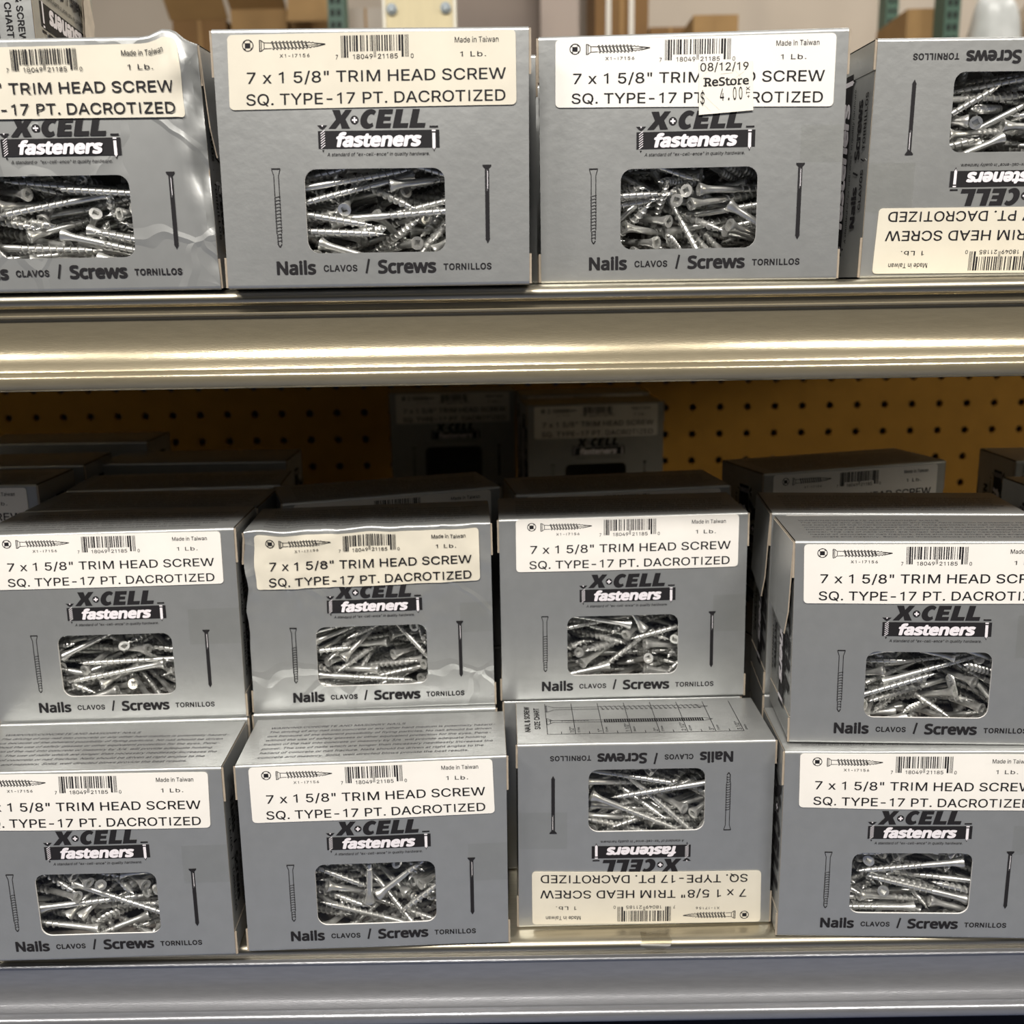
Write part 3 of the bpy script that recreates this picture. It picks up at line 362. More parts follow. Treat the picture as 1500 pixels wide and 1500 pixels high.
SCREWS['B2'] = (24, [
508,65,120,23,222,-459,860,719,39,365,525,-781,-181,-284,310,56,348,533,811,157,-182,515,129,184,42,-954,-195,225,
302,108,217,368,907,-146,-147,597,105,177,438,-791,357,234,625,133,107,392,886,-215,-124,815,41,277,114,295,316,-895,
520,39,414,136,710,-141,677,519,198,302,63,388,660,640,474,206,224,195,-254,460,-828,242,166,97,12,-958,273,-83,
646,149,204,522,827,-207,-20,852,226,274,784,495,189,324,881,200,277,529,754,307,240,521,205,74,199,-323,914,-147,
384,199,319,934,-15,87,-347,632,198,29,237,167,-530,-797,612,243,29,272,191,-522,-785,380,166,282,89,361,-908,192,
443,220,74,734,-511,-252,371,758,228,29,49,283,-939,-189,369,254,136,769,-488,224,-347,200,208,218,143,347,636,675,
511,221,369,466,-23,-23,884,803,227,119,207,-599,563,-531,618,234,154,865,29,-92,-493,769,228,345,548,33,149,-822,
370,232,262,429,608,-238,-623,616,254,263,130,163,-790,-577,683,228,277,948,-73,141,275,677,228,70,313,-425,-715,458,
876,230,215,932,-299,101,176,253,280,29,269,46,190,943,586,190,383,855,353,-20,-378,870,183,204,67,-128,402,904,
359,333,84,949,292,6,118,629,287,224,448,-838,291,-111,350,223,105,83,398,-882,238,228,166,356,462,-871,160,-42,
824,165,80,682,666,-74,-293,235,114,349,100,80,932,339,264,275,174,927,197,59,313,343,243,173,192,-102,561,-799,
236,264,213,824,-543,100,-126,186,185,400,356,1,-16,934,380,297,201,36,890,343,-300,879,102,248,644,732,-223,-14,
246,416,50,46,-55,554,829,575,330,29,815,-546,-100,164,518,415,189,54,-38,-882,-467,556,52,31,196,980,23,-8,
902,159,148,388,-864,316,-64,888,123,198,307,-459,736,391,842,149,454,207,153,553,793,552,147,456,313,245,-904,-162,
300,118,448,955,270,-60,108,238,67,455,823,-561,95,-5,320,93,478,57,-23,-985,159,234,158,479,420,905,62,-24,
])
SCREWS['B3'] = (21, [
524,39,516,960,189,203,-48,631,40,629,49,52,601,-796,471,64,685,220,970,-68,-71,628,68,542,214,908,-17,-361,
617,93,495,168,21,337,-926,483,123,623,207,953,209,-69,470,142,584,398,-852,333,78,483,76,430,98,197,-837,501,
534,119,498,62,992,68,-82,514,103,464,322,-945,-9,53,579,201,558,80,406,865,284,686,162,617,947,79,21,-312,
824,113,449,15,125,-878,461,879,146,674,176,138,-114,-968,918,185,546,695,-618,-296,218,583,188,514,82,145,-611,-774,
848,270,505,732,-641,-182,144,786,160,709,64,-365,747,552,448,239,517,347,116,-371,854,293,330,490,553,815,-158,-72,
437,227,405,391,-777,-387,306,740,170,744,489,812,230,220,873,235,438,157,-81,-958,227,880,156,613,278,-25,-246,928,
497,196,659,448,858,186,170,772,82,377,373,357,726,-454,640,294,612,328,-16,-266,906,773,126,421,881,-433,-131,138,
834,212,426,225,958,-74,-162,480,288,461,193,921,272,200,522,268,512,145,284,348,882,232,325,555,262,-32,285,922,
564,198,352,189,-240,613,-729,685,208,601,232,-252,-825,449,312,189,449,182,352,-777,-489,592,72,340,805,559,146,-134,
716,384,586,46,88,-217,-971,750,383,440,956,289,36,36,435,261,341,432,-900,-62,-18,785,121,380,46,985,-162,-35,
255,137,355,29,995,53,75,846,308,570,49,-984,142,-96,280,386,314,584,805,54,91,569,273,460,571,715,215,340,
806,328,606,206,9,588,-783,628,226,725,460,-80,192,-863,534,39,232,151,-731,-124,-654,372,184,269,956,145,-107,230,
343,389,406,212,63,954,-200,158,205,574,142,409,900,40,562,289,264,787,521,135,300,719,252,328,83,955,286,-11,
723,216,362,851,-158,203,-458,814,154,374,363,890,-155,-228,226,190,453,937,-116,-58,323,184,241,609,755,479,-155,-420,
447,337,418,61,38,890,451,612,228,302,515,215,109,822,872,337,206,48,157,679,715,838,260,352,696,-603,322,-222,
872,157,393,157,-229,-845,458,930,204,476,278,325,740,519,860,215,641,923,-50,6,-382,515,335,344,713,-643,-34,-277,
658,416,449,194,-978,-23,-75,862,66,690,875,368,244,-198,531,94,324,788,608,88,40,842,41,352,901,433,21,-19,
252,66,791,57,-18,-752,657,672,41,792,705,705,52,-64,
])
SCREWS['B4'] = (20, [
555,40,316,34,-32,840,541,594,40,216,56,115,-490,862,642,91,242,58,-77,-808,581,365,39,123,9,-3,-195,-981,
565,91,131,549,-825,-28,132,864,41,96,545,-829,78,95,865,39,189,66,113,-552,824,455,136,137,16,73,-984,160,
521,169,247,874,123,285,-373,596,78,206,982,123,143,-12,233,62,371,245,966,-79,12,548,121,94,989,-112,6,100,
310,243,283,863,105,110,-482,690,137,361,295,-929,-209,78,755,212,196,162,36,-457,874,541,228,167,694,-478,-224,490,
556,184,206,949,-236,189,-92,522,237,232,861,491,-74,-109,493,229,342,858,135,71,491,562,259,309,335,-251,-488,766,
831,269,29,913,179,79,358,744,218,245,829,184,159,-504,894,185,107,113,282,-783,-543,227,128,151,659,-731,-176,28,
527,258,194,381,143,-186,-894,192,169,231,754,552,-119,-337,480,72,418,132,-982,111,79,811,209,258,408,214,204,864,
234,70,147,832,-550,-16,65,833,209,217,277,-84,-426,857,584,211,272,101,456,-872,-146,869,342,158,868,-469,51,-157,
263,247,254,502,-192,83,839,458,230,80,244,32,-196,949,476,39,78,833,-553,-8,-14,892,39,491,185,942,-62,272,
839,240,245,415,-832,285,-233,514,276,114,317,-81,128,-936,802,228,303,94,514,-835,-174,917,142,469,98,374,-489,-782,
255,144,78,313,39,342,-885,894,188,312,283,104,-548,-780,760,227,158,1,87,-984,-155,602,204,390,931,64,-43,357,
856,309,122,579,813,51,24,891,270,30,906,194,87,367,919,186,48,737,-567,-168,328,224,231,262,859,-14,75,-507,
467,266,184,776,265,230,-524,254,219,82,92,65,-679,725,776,250,99,87,-488,-702,512,279,218,223,110,-87,-613,778,
886,208,44,208,305,-803,-469,523,233,29,847,-172,-91,495,510,290,74,29,-243,-949,-196,836,90,356,103,-42,-790,-603,
499,253,69,805,-545,148,-181,275,223,156,158,953,250,-68,306,274,168,146,-183,490,-840,645,207,362,230,-27,551,-802,
598,290,71,123,179,821,527,231,154,185,131,-272,823,-481,797,312,185,841,-509,-148,108,867,349,104,50,-76,31,-995,
197,220,135,886,144,17,-439,888,305,73,953,150,-78,-250,596,345,64,568,-800,193,2,753,158,125,944,150,-86,-279,
870,264,227,765,520,-204,-320,837,40,29,555,832,0,-10,206,120,300,194,208,-16,-958,773,123,386,993,-91,74,24,
572,158,422,673,-736,50,55,248,42,461,34,-50,625,778,725,148,460,135,967,-208,62,234,105,496,97,-991,87,-22,
815,55,497,2,-207,266,941,
])

# ------------------------------------------------------------------ materials
def new_mat(name):
    mt = bpy.data.materials.new(name); mt.use_nodes = True
    return mt, mt.node_tree, mt.node_tree.nodes['Principled BSDF']
def mat(name, col, rough=0.5, metal=0.0, var=0.0, vscale=60, bump=0.0, bscale=200, stretch=None, spec=0.5, detail=3):
    mt, nt, b = new_mat(name)
    b.inputs['Base Color'].default_value = (*col, 1); b.inputs['Roughness'].default_value = rough
    b.inputs['Metallic'].default_value = metal; b.inputs['Specular IOR Level'].default_value = spec
    co = nt.nodes.new('ShaderNodeTexCoord'); src = co.outputs['Object']
    if stretch:
        mp = nt.nodes.new('ShaderNodeMapping'); mp.inputs['Scale'].default_value = stretch
        nt.links.new(src, mp.inputs[0]); src = mp.outputs[0]
    if var:
        n = nt.nodes.new('ShaderNodeTexNoise'); n.inputs['Scale'].default_value = vscale; n.inputs['Detail'].default_value = detail
        r = nt.nodes.new('ShaderNodeValToRGB')
        r.color_ramp.elements[0].position = 0.3; r.color_ramp.elements[1].position = 0.7
        r.color_ramp.elements[0].color = (*[c*(1-var) for c in col], 1)
        r.color_ramp.elements[1].color = (*[min(1, c*(1+var)) for c in col], 1)
        nt.links.new(src, n.inputs['Vector']); nt.links.new(n.outputs[0], r.inputs[0]); nt.links.new(r.outputs[0], b.inputs['Base Color'])
    if bump:
        n2 = nt.nodes.new('ShaderNodeTexNoise'); n2.inputs['Scale'].default_value = bscale; n2.inputs['Detail'].default_value = detail
        bp = nt.nodes.new('ShaderNodeBump'); bp.inputs['Strength'].default_value = bump; bp.inputs['Distance'].default_value = 0.001
        nt.links.new(src, n2.inputs['Vector']); nt.links.new(n2.outputs[0], bp.inputs['Height']); nt.links.new(bp.outputs[0], b.inputs['Normal'])
    return mt
def clear_mat(name, tint, rough, base=0.0, bump=0.0, bscale=120):
    mt, nt, b = new_mat(name); nt.nodes.remove(b); out = nt.nodes['Material Output']
    tr = nt.nodes.new('ShaderNodeBsdfTransparent'); tr.inputs[0].default_value = (*tint, 1)
    gl = nt.nodes.new('ShaderNodeBsdfGlossy'); gl.inputs['Roughness'].default_value = rough
    fr = nt.nodes.new('ShaderNodeLayerWeight'); fr.inputs[0].default_value = 0.5
    pw = nt.nodes.new('ShaderNodeMath'); pw.operation = 'POWER'; pw.inputs[1].default_value = 5.0
    ad = nt.nodes.new('ShaderNodeMath'); ad.operation = 'MULTIPLY_ADD'; ad.inputs[1].default_value = 0.6; ad.inputs[2].default_value = base; ad.use_clamp = True
    mx = nt.nodes.new('ShaderNodeMixShader')
    nt.links.new(fr.outputs['Facing'], pw.inputs[0]); nt.links.new(pw.outputs[0], ad.inputs[0]); nt.links.new(ad.outputs[0], mx.inputs[0])
    nt.links.new(tr.outputs[0], mx.inputs[1]); nt.links.new(gl.outputs[0], mx.inputs[2]); nt.links.new(mx.outputs[0], out.inputs[0])
    if bump:
        co = nt.nodes.new('ShaderNodeTexCoord'); n2 = nt.nodes.new('ShaderNodeTexNoise'); n2.inputs['Scale'].default_value = bscale
        bp = nt.nodes.new('ShaderNodeBump'); bp.inputs['Strength'].default_value = bump; bp.inputs['Distance'].default_value = 0.002
        nt.links.new(co.outputs['Object'], n2.inputs['Vector']); nt.links.new(n2.outputs[0], bp.inputs['Height'])
        nt.links.new(bp.outputs[0], gl.inputs['Normal']); nt.links.new(bp.outputs[0], fr.inputs['Normal'])
    return mt

SILVER = mat('silver_carton', (0.46, 0.47, 0.465), 0.36, 0.66, var=0.03, vscale=140, bump=0.10, bscale=260)
def crease_mat(name, like):
    mt = like.copy(); mt.name = name; nt = mt.node_tree; b = nt.nodes['Principled BSDF']
    co = nt.nodes.new('ShaderNodeTexCoord'); n = nt.nodes.new('ShaderNodeTexNoise'); n.inputs['Scale'].default_value = 30
    mx = nt.nodes.new('ShaderNodeVectorMath'); mx.operation = 'MULTIPLY_ADD'; mx.inputs[1].default_value = (0.03, 0.03, 0.03)
    v = nt.nodes.new('ShaderNodeTexVoronoi'); v.feature = 'DISTANCE_TO_EDGE'; v.inputs['Scale'].default_value = 24
    r = nt.nodes.new('ShaderNodeMapRange'); r.inputs[2].default_value = 0.06; r.inputs[3].default_value = 1; r.inputs[4].default_value = 0
    bp = nt.nodes.new('ShaderNodeBump'); bp.inputs['Strength'].default_value = 0.22; bp.inputs['Distance'].default_value = 0.0012
    nt.links.new(co.outputs['Object'], n.inputs['Vector']); nt.links.new(n.outputs['Color'], mx.inputs[0]); nt.links.new(co.outputs['Object'], mx.inputs[2])
    nt.links.new(mx.outputs[0], v.inputs['Vector']); nt.links.new(v.outputs['Distance'], r.inputs[0]); nt.links.new(r.outputs[0], bp.inputs['Height'])
    nt.links.new(bp.outputs[0], b.inputs['Normal']); return mt
SILVERW = crease_mat('creased_silver_carton', SILVER)
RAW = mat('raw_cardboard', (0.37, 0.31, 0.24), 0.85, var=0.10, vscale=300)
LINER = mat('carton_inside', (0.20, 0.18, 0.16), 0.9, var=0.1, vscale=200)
CUT = mat('cut_carton_edge', (0.80, 0.79, 0.77), 0.7)
INK = mat('black_ink', (0.016, 0.015, 0.017), 0.6, spec=0.2)
INKW = mat('white_ink', (0.80, 0.76, 0.80), 0.5)
INKG = mat('grey_ink', (0.10, 0.10, 0.105), 0.6, spec=0.2)
CREAM = mat('cream_paper', (0.69, 0.645, 0.54), 0.6, var=0.035, vscale=70, spec=0.3)
WHITE = mat('white_paper', (0.85, 0.82, 0.77), 0.55, var=0.02, vscale=70, spec=0.35)
STICK = mat('sticker_paper', (0.84, 0.80, 0.72), 0.5, var=0.03, vscale=120, spec=0.35)
FILM = clear_mat('window_film', (0.985, 0.985, 0.98), 0.06, 0.035, bump=0.45, bscale=55)
TAPE = clear_mat('clear_tape', (0.97, 0.97, 0.96), 0.32, 0.02)
ZINC = mat('zinc_screw', (0.76, 0.76, 0.74), 0.31, 0.82, var=0.10, vscale=400, bump=0.05, bscale=900)
BOXMATS = [SILVER, RAW, LINER, CUT, INK, INKW, INKG]
M_SIL, M_RAW, M_LIN, M_CUT, M_INK, M_INKW, M_INKG = range(7)

# ------------------------------------------------------------------ helpers
def obj(name, mesh, parent=None):
    o = bpy.data.objects.new(name, mesh); C.objects.link(o)
    if parent: o.parent = parent
    return o
def tag(o, label, cat, group=None, kind=None):
    o['label'] = label; o['category'] = cat
    if group: o['group'] = group
    if kind: o['kind'] = kind
    return o
def empty(name, loc, rz=0.0):
    o = bpy.data.objects.new(name, None); C.objects.link(o); o.empty_display_size = 0.02
    o.location = Vector(loc)*MM; o.rotation_euler = (0, 0, rz)
    return o
class Geo:
    'vertices in millimetres, faces and one material slot per face'
    def __init__(s): s.V = []; s.F = []; s.M = []
    def add(s, V, F, mi=0):
        n = len(s.V); s.V += [tuple(v) for v in V]; s.F += [tuple(i+n for i in f) for f in F]; s.M += [mi]*len(F)
    def box(s, x0, y0, z0, x1, y1, z1, mi=0):
        s.add([(x, y, z) for x in (x0, x1) for y in (y0, y1) for z in (z0, z1)],
              [(0, 1, 3, 2), (4, 6, 7, 5), (0, 4, 5, 1), (2, 3, 7, 6), (0, 2, 6, 4), (1, 5, 7, 3)], mi)
    def cyl(s, p, q, r0, r1=None, n=16, mi=0, cap=True):
        p, q = Vector(p), Vector(q); r1 = r0 if r1 is None else r1
        d = (q-p).normalized(); a = d.orthogonal().normalized(); b = d.cross(a)
        V = []
        for c, r in ((p, r0), (q, r1)):
            V += [c + r*(math.cos(2*math.pi*i/n)*a + math.sin(2*math.pi*i/n)*b) for i in range(n)]
        F = [(i, (i+1) % n, n+(i+1) % n, n+i) for i in range(n)]
        if cap: F += [tuple(range(n))[::-1], tuple(range(n, 2*n))]
        s.add(V, F, mi)
    def sweep(s, prof, x0, x1, mi=0, closed=True, nx=1):
        n = len(prof); V = [(x0+(x1-x0)*k/nx, y, z) for k in range(nx+1) for y, z in prof]; F = []
        for k in range(nx):
            for i in range(n if closed else n-1):
                a, b = k*n+i, k*n+(i+1) % n; F.append((a, b, b+n, a+n))
        if closed: F += [tuple(range(n))[::-1], tuple(range(nx*n, nx*n+n))]
        s.add(V, F, mi)
    def mesh(s, name, mats, smooth=None, cut=None, fn=None):
        me = bpy.data.meshes.new(name); me.from_pydata([], [], [])
        me = bpy.data.meshes.new(name); me.from_pydata(s.V, [], s.F)
        for mt in mats: me.materials.append(mt)
        me.polygons.foreach_set('material_index', s.M)
        if cut:
            bm = bmesh.new(); bm.from_mesh(me)
            for axis, vals in cut:
                for v in vals:
                    co = [0, 0, 0]; co[axis] = v; no = [0, 0, 0]; no[axis] = 1
                    bmesh.ops.bisect_plane(bm, geom=bm.verts[:]+bm.edges[:]+bm.faces[:], plane_co=co, plane_no=no, dist=1e-4)
            bm.to_mesh(me); bm.free()
        n = len(me.vertices); co = np.empty(n*3); me.vertices.foreach_get('co', co); co = co.reshape(-1, 3)
        if fn is not None: co = fn(co)
        me.vertices.foreach_set('co', (co*MM).ravel())
        me.update()
        if smooth is not None:
            me.polygons.foreach_set('use_smooth', [True]*len(me.polygons))
            me.set_sharp_from_angle(angle=math.radians(smooth))
        return me

def area2(l): return sum(l[i-1][0]*l[i][1]-l[i][0]*l[i-1][1] for i in range(len(l)))/2
def inside(p, l):
    r = False
    for i in range(len(l)):
        (x1, y1), (x2, y2) = l[i-1], l[i]
        if (y1 > p[1]) != (y2 > p[1]) and p[0] < (x2-x1)*(p[1]-y1)/(y2-y1)+x1: r = not r
    return r
TESS = {}
def glyph(key, ch):
    if (key, ch) in TESS: return TESS[key, ch]
    g = GLYPHS[key][ord(ch)]; loops = [[(l[i]/500, l[i+1]/500) for i in range(0, len(l), 2)] for l in g[1:]]
    loops.sort(key=lambda l: -abs(area2(l))); groups = []
    for l in loops:
        for gr in groups:
            if inside(l[0], gr[0]): gr.append(l); break
        else: groups.append([l])
    V, F = [], []
    for gr in groups:
        n = len(V); F += [tuple(n+k for k in t) for t in tessellate_polygon([[Vector((*p, 0)) for p in l] for l in gr])]
        for l in gr: V += l
    TESS[key, ch] = (g[0]/500, V, F); return TESS[key, ch]
CAP = {k: max(l[i+1] for c in d if (chr(c).isupper() or k == 'f' and chr(c) == 'n') for l in d[c][1:] for i in range(0, len(l), 2))/500 for k, d in GLYPHS.items()}
class Ink:
    'flat print on a panel: 2D vertices with a layer, faces, slots'
    def __init__(s): s.V = []; s.F = []; s.M = []
    def add(s, P, F, mi=M_INK, ly=0):
        n = len(s.V); s.V += [(p[0], p[1], ly) for p in P]; s.F += [tuple(i+n for i in f) for f in F]; s.M += [mi]*len(F)
    def poly(s, P, mi=M_INK, ly=0):
        s.add(P, tessellate_polygon([[Vector((*p, 0)) for p in P]]), mi, ly)
    def rect(s, x0, y0, x1, y1, mi=M_INK, ly=0): s.add([(x0, y0), (x1, y0), (x1, y1), (x0, y1)], [(0, 1, 2, 3)], mi, ly)
    def line(s, p, q, w, mi=M_INK, ly=0):
        dx, dy = q[0]-p[0], q[1]-p[1]; L = math.hypot(dx, dy) or 1; nx, ny = -dy/L*w/2, dx/L*w/2
        s.add([(p[0]+nx, p[1]+ny), (p[0]-nx, p[1]-ny), (q[0]-nx, q[1]-ny), (q[0]+nx, q[1]+ny)], [(0, 1, 2, 3)], mi, ly)
    def path(s, P, w, mi=M_INK, ly=0):
        for a, b in zip(P, P[1:]): s.line(a, b, w, mi, ly)
    def disc(s, c, r, n=20, mi=M_INK, ly=0, ry=None):
        ry = ry or r
        s.add([(c[0]+r*math.cos(2*math.pi*i/n), c[1]+ry*math.sin(2*math.pi*i/n)) for i in range(n)], [tuple(range(n))], mi, ly)
    def ring(s, c, r, w, n=22, mi=M_INK, ly=0):
        P = [(c[0]+rr*math.cos(2*math.pi*i/n), c[1]+rr*math.sin(2*math.pi*i/n)) for rr in (r, r-w) for i in range(n)]
        s.add(P, [(i, (i+1) % n, n+(i+1) % n, n+i) for i in range(n)], mi, ly)
    def text(s, key, t, x0, x1, y, cap, mi=M_INK, ly=0, shear=0.0, track=0.0):
        gl = [(ch, GLYPHS[key][32][0]/500 if ch == ' ' else glyph(key, ch)[0]) for ch in t]
        Wd = sum(a+track for _, a in gl)-track; kx = (x1-x0)/Wd; ky = cap/CAP[key]; x = 0
        for ch, a in gl:
            if ch != ' ':
                _, V, F = glyph(key, ch)
                s.add([(x0+(x+u)*kx+shear*v*ky, y+v*ky) for u, v in V], F, mi, ly)
            x += a+track
    def mapped(s, geo, fn):
        n = len(geo.V); geo.V += [fn(*v) for v in s.V]; geo.F += [tuple(i+n for i in f) for f in s.F]; geo.M += s.M

# ------------------------------------------------------------------ the print of the screw carton
BW, BD, BH = 110.0, 45.0, 86.8
def logo(ink):
    for k, ox, P in (('X', 39.3, [(0, 0), (2.5, 0), (3.7, 1.9), (4.6, 0), (7.5, 0), (5.3, 3.15), (7.0, 6.2), (4.7, 6.2), (3.6, 4.4), (2.7, 6.2), (0, 6.2), (2.0, 3.1)]),
                     ('E', 55.7, [(0, 0), (5.2, 0), (5.2, 1.6), (2.4, 1.6), (2.4, 2.45), (4.7, 2.45), (4.7, 3.8), (2.4, 3.8), (2.4, 4.6), (5.0, 4.6), (5.0, 6.2), (0, 6.2)]),
                     ('L', 61.7, [(0, 0), (5.3, 0), (5.3, 1.6), (2.5, 1.6), (2.5, 6.2), (0, 6.2)]),
                     ('L', 67.5, [(0, 0), (5.5, 0), (5.5, 1.6), (2.5, 1.6), (2.5, 6.2), (0, 6.2)])):
        ink.poly([(ox+x+0.24*y, 54.0+y) for x, y in P])
    c = []
    for a in range(48, 313, 12): c.append((53.3+3.0*math.cos(math.radians(a)), 57.1+3.25*math.sin(math.radians(a))))
    for a in range(312, 47, -12): c.append((53.9+1.25*math.cos(math.radians(a)), 57.1+1.6*math.sin(math.radians(a))))
    ink.poly([(x+0.24*(y-57.1)+0.3, y) for x, y in c])
    ink.disc((48.5, 56.8), 1.45, 24); ink.rect(48.2, 55.9, 48.8, 57.7, M_INKW, 1); ink.rect(47.6, 56.5, 49.4, 57.1, M_INKW, 1)
    ink.rect(35.5, 47.4, 78.1, 53.3)
    ink.text('f', 'fasteners', 41.6, 71.2, 48.2, 3.45, M_INKW, 2, 0.22)
    ink.poly([(35.3, 55.2), (38.9, 55.2), (38.0, 54.2), (37.1, 53.7), (36.2, 54.2)])
    ink.poly([(36.7, 55.2), (37.1, 54.6), (37.5, 55.2)], M_INKW, 1)
    for k in range(7): ink.line((36.4, 47.5+k*0.82), (37.9, 48.6+k*0.82), 0.24, M_INKW, 1)
    ink.poly([(36.7, 47.0), (37.5, 47.0), (37.1, 46.1)])
    ink.rect(74.7, 54.0, 77.7, 54.65)
    ink.rect(75.5, 52.8, 76.8, 53.3, M_INKW, 1); ink.rect(75.6, 47.3, 76.7, 52.3, M_INKW, 1)
    ink.poly([(75.6, 47.3), (76.7, 47.3), (76.15, 46.0)]); ink.poly([(75.85, 47.3), (76.45, 47.3), (76.15, 46.6)], M_INKW, 1)
    ink.text('r', 'A standard of "ex-cell-ence" in quality hardware.', 38.4, 74.6, 44.9, 1.15, shear=0.2)
def nails_line(ink, y=5.0, x0=17.9, k=1.0):
    X = lambda v: x0+(v-17.9)*k
    ink.text('n', 'Nails', X(17.9), X(32.4), y, 4.6); ink.text('b', 'CLAVOS', X(35.1), X(47.4), y+0.75, 2.25, track=0.04)
    ink.line((X(50.6), y-0.1), (X(51.7), y+4.9), 0.75); ink.text('n', 'Screws', X(54.8), X(75.9), y, 4.6)
    ink.text('b', 'TORNILLOS', X(78.5), X(96.0), y+0.7, 2.25, track=0.04)
def front_ink():
    k = Ink(); logo(k); nails_line(k)
    x = 19.95; w = 0.28                                            # outline screw on the left
    k.rect(x-1.6, 40.7, x+1.6, 41.2)
    k.path([(x-1.5, 40.8), (x-0.85, 38.7), (x-0.85, 31.6)], w); k.path([(x+1.5, 40.8), (x+0.85, 38.7), (x+0.85, 31.6)], w)
    z = 31.6; i = 0
    while z > 16.6:
        hw = 1.05 if z > 19 else 0.85
        k.path([(x-hw, z-0.35), (x-hw+0.35, z-0.9), (x-hw, z-1.15)], w); k.path([(x+hw, z+0.1), (x+hw-0.35, z-0.45), (x+hw, z-0.7)], w)
        k.line((x-hw, z-0.35), (x+hw, z+0.1), 0.26); z -= 1.15
    k.path([(x-0.7, z), (x, 14.3), (x+0.7, z)], 0.4)
    x = 94.7                                                       # solid nail on the right
    k.poly([(x-1.55, 41.5), (x+1.55, 41.5), (x+1.55, 41.0), (x+0.9, 40.2), (x-0.9, 40.2), (x-1.55, 41.0)])
    k.rect(x-0.75, 16.3, x+0.75, 40.2); k.rect(x-0.22, 32.6, x+0.18, 39.8, M_INKG, 1); k.rect(x+0.1, 33.4, x+0.3, 39.4, M_INKW, 2)
    k.poly([(x-0.9, 16.3), (x+0.9, 16.3), (x, 14.6)])
    return k
UL = ['0001101', '0011001', '0010011', '0111101', '0100011', '0110001', '0101111', '0111011', '0110111', '0001011']
def label_ink():
    'print of the paper label, 100 wide by 25 high'
    k = Ink()
    k.ring((7.1, 21.4), 2.0, 0.3); k.rect(6.1, 20.5, 8.0, 22.2)
    for a in range(4): k.line((7.1+1.9*math.cos(a*1.57+.5), 21.4+1.9*math.sin(a*1.57+.5)), (7.1+1.5*math.cos(a*1.57+1.07), 21.4+1.5*math.sin(a*1.57+1.07)), 0.25)
    w = 0.24; y = 21.25
    k.path([(11.2, 23.1), (11.9, 22.9), (12.7, 22.2), (15.3, 22.1)], w); k.path([(11.2, 19.3), (11.9, 19.5), (12.7, 20.2), (15.3, 20.3)], w)
    k.line((11.2, 23.1), (11.2, 19.3), 0.35); k.line((11.8, 22.9), (11.8, 19.5), w); k.line((12.8, 22.2), (12.8, 20.2), w)
    n = 12
    for i in range(n):
        x = 15.2+i*1.28; t = 1.0 if i < 9 else 1.0-(i-8)*0.13
        k.path([(x, y+0.85*t), (x+0.45, y+1.45*t), (x+0.75, y+0.85*t), (x+1.28, y+0.85*t)], w)
        k.path([(x+0.4, y-0.85*t), (x+0.85, y-1.45*t), (x+1.15, y-0.85*t), (x+1.6, y-0.85*t)], w)
        if i < 10:
            k.line((x+0.3, y+0.9*t), (x+0.95, y-0.9*t), 0.36); k.line((x+0.65, y+0.9*t), (x+1.3, y-0.9*t), 0.16)
    k.path([(30.4, y+0.5), (34.0, y+0.1), (30.8, y-0.6)], 0.35); k.line((26.5, y-.2), (31.5, y), 0.2)
    k.text('r', 'X1-I7156', 18.0, 28.6, 17.2, 1.15, track=0.08)
    bits = '101'+''.join(UL[int(c)] for c in '718049')+'01010'+''.join(''.join('10'[int(b)] for b in UL[int(c)]) for c in '211850')+'101'
    mw = 23.4/95; i = 0
    while i < 95:
        if bits[i] == '1':
            j = i
            while j < 95 and bits[j] == '1': j += 1
            lo = 16.7 if (i < 10 or i > 84 or 45 <= i < 50) else 18.7
            k.rect(39.4+i*mw, lo, 39.4+j*mw-0.03, 24.0); i = j
        else: i += 1
    k.text('r', '7', 37.3, 38.4, 16.2, 1.5); k.text('r', '18049', 43.2, 50.5, 16.2, 1.6); k.text('r', '21185', 51.9, 59.2, 16.2, 1.6); k.text('r', '0', 63.4, 64.6, 16.2, 1.5)
    k.text('r', 'Made in Taiwan', 78.7, 94.2, 21.05, 1.85); k.text('r', '1 Lb.', 80.2, 89.9, 16.35, 1.75, track=0.06)
    k.text('r', '7 x 1 5/8" TRIM HEAD SCREW', 5.9, 96.6, 8.7, 3.85)
    k.text('r', 'SQ. TYPE-17 PT. DACROTIZED', 5.6, 96.5, 1.4, 3.85)
    return k
WARN = ['WARNING:CONCRETE AND MASONRY NAILS', 'The driving of any nail into concrete or any other hard medium is potentially hazard-',
        'ous because of the inherent possibility of flying particles. No nail should be driven', 'without the use of safety glasses or other equivalent protection for the eyes. Pene-',
        'tration of the nail into concrete or masonry by 3/4  will provide adequate holding', 'power. The use of nails which are longer than necessary needlessly increases the',
        'hazard of concrete or nail fracture. Nails should be driven at right angles to the', 'concrete and masonry. Solid, well directed blows provide the best results.']
WX = [66.5, 106, 104, 104, 101.5, 104.5, 100.5, 94.5]
def warn_ink():
    k = Ink()
    for i, t in enumerate(WARN): k.text('r', t, 8.0, WX[i], 33.6-i*4.05, 1.9, M_INKG, 0, 0.18)
    return k
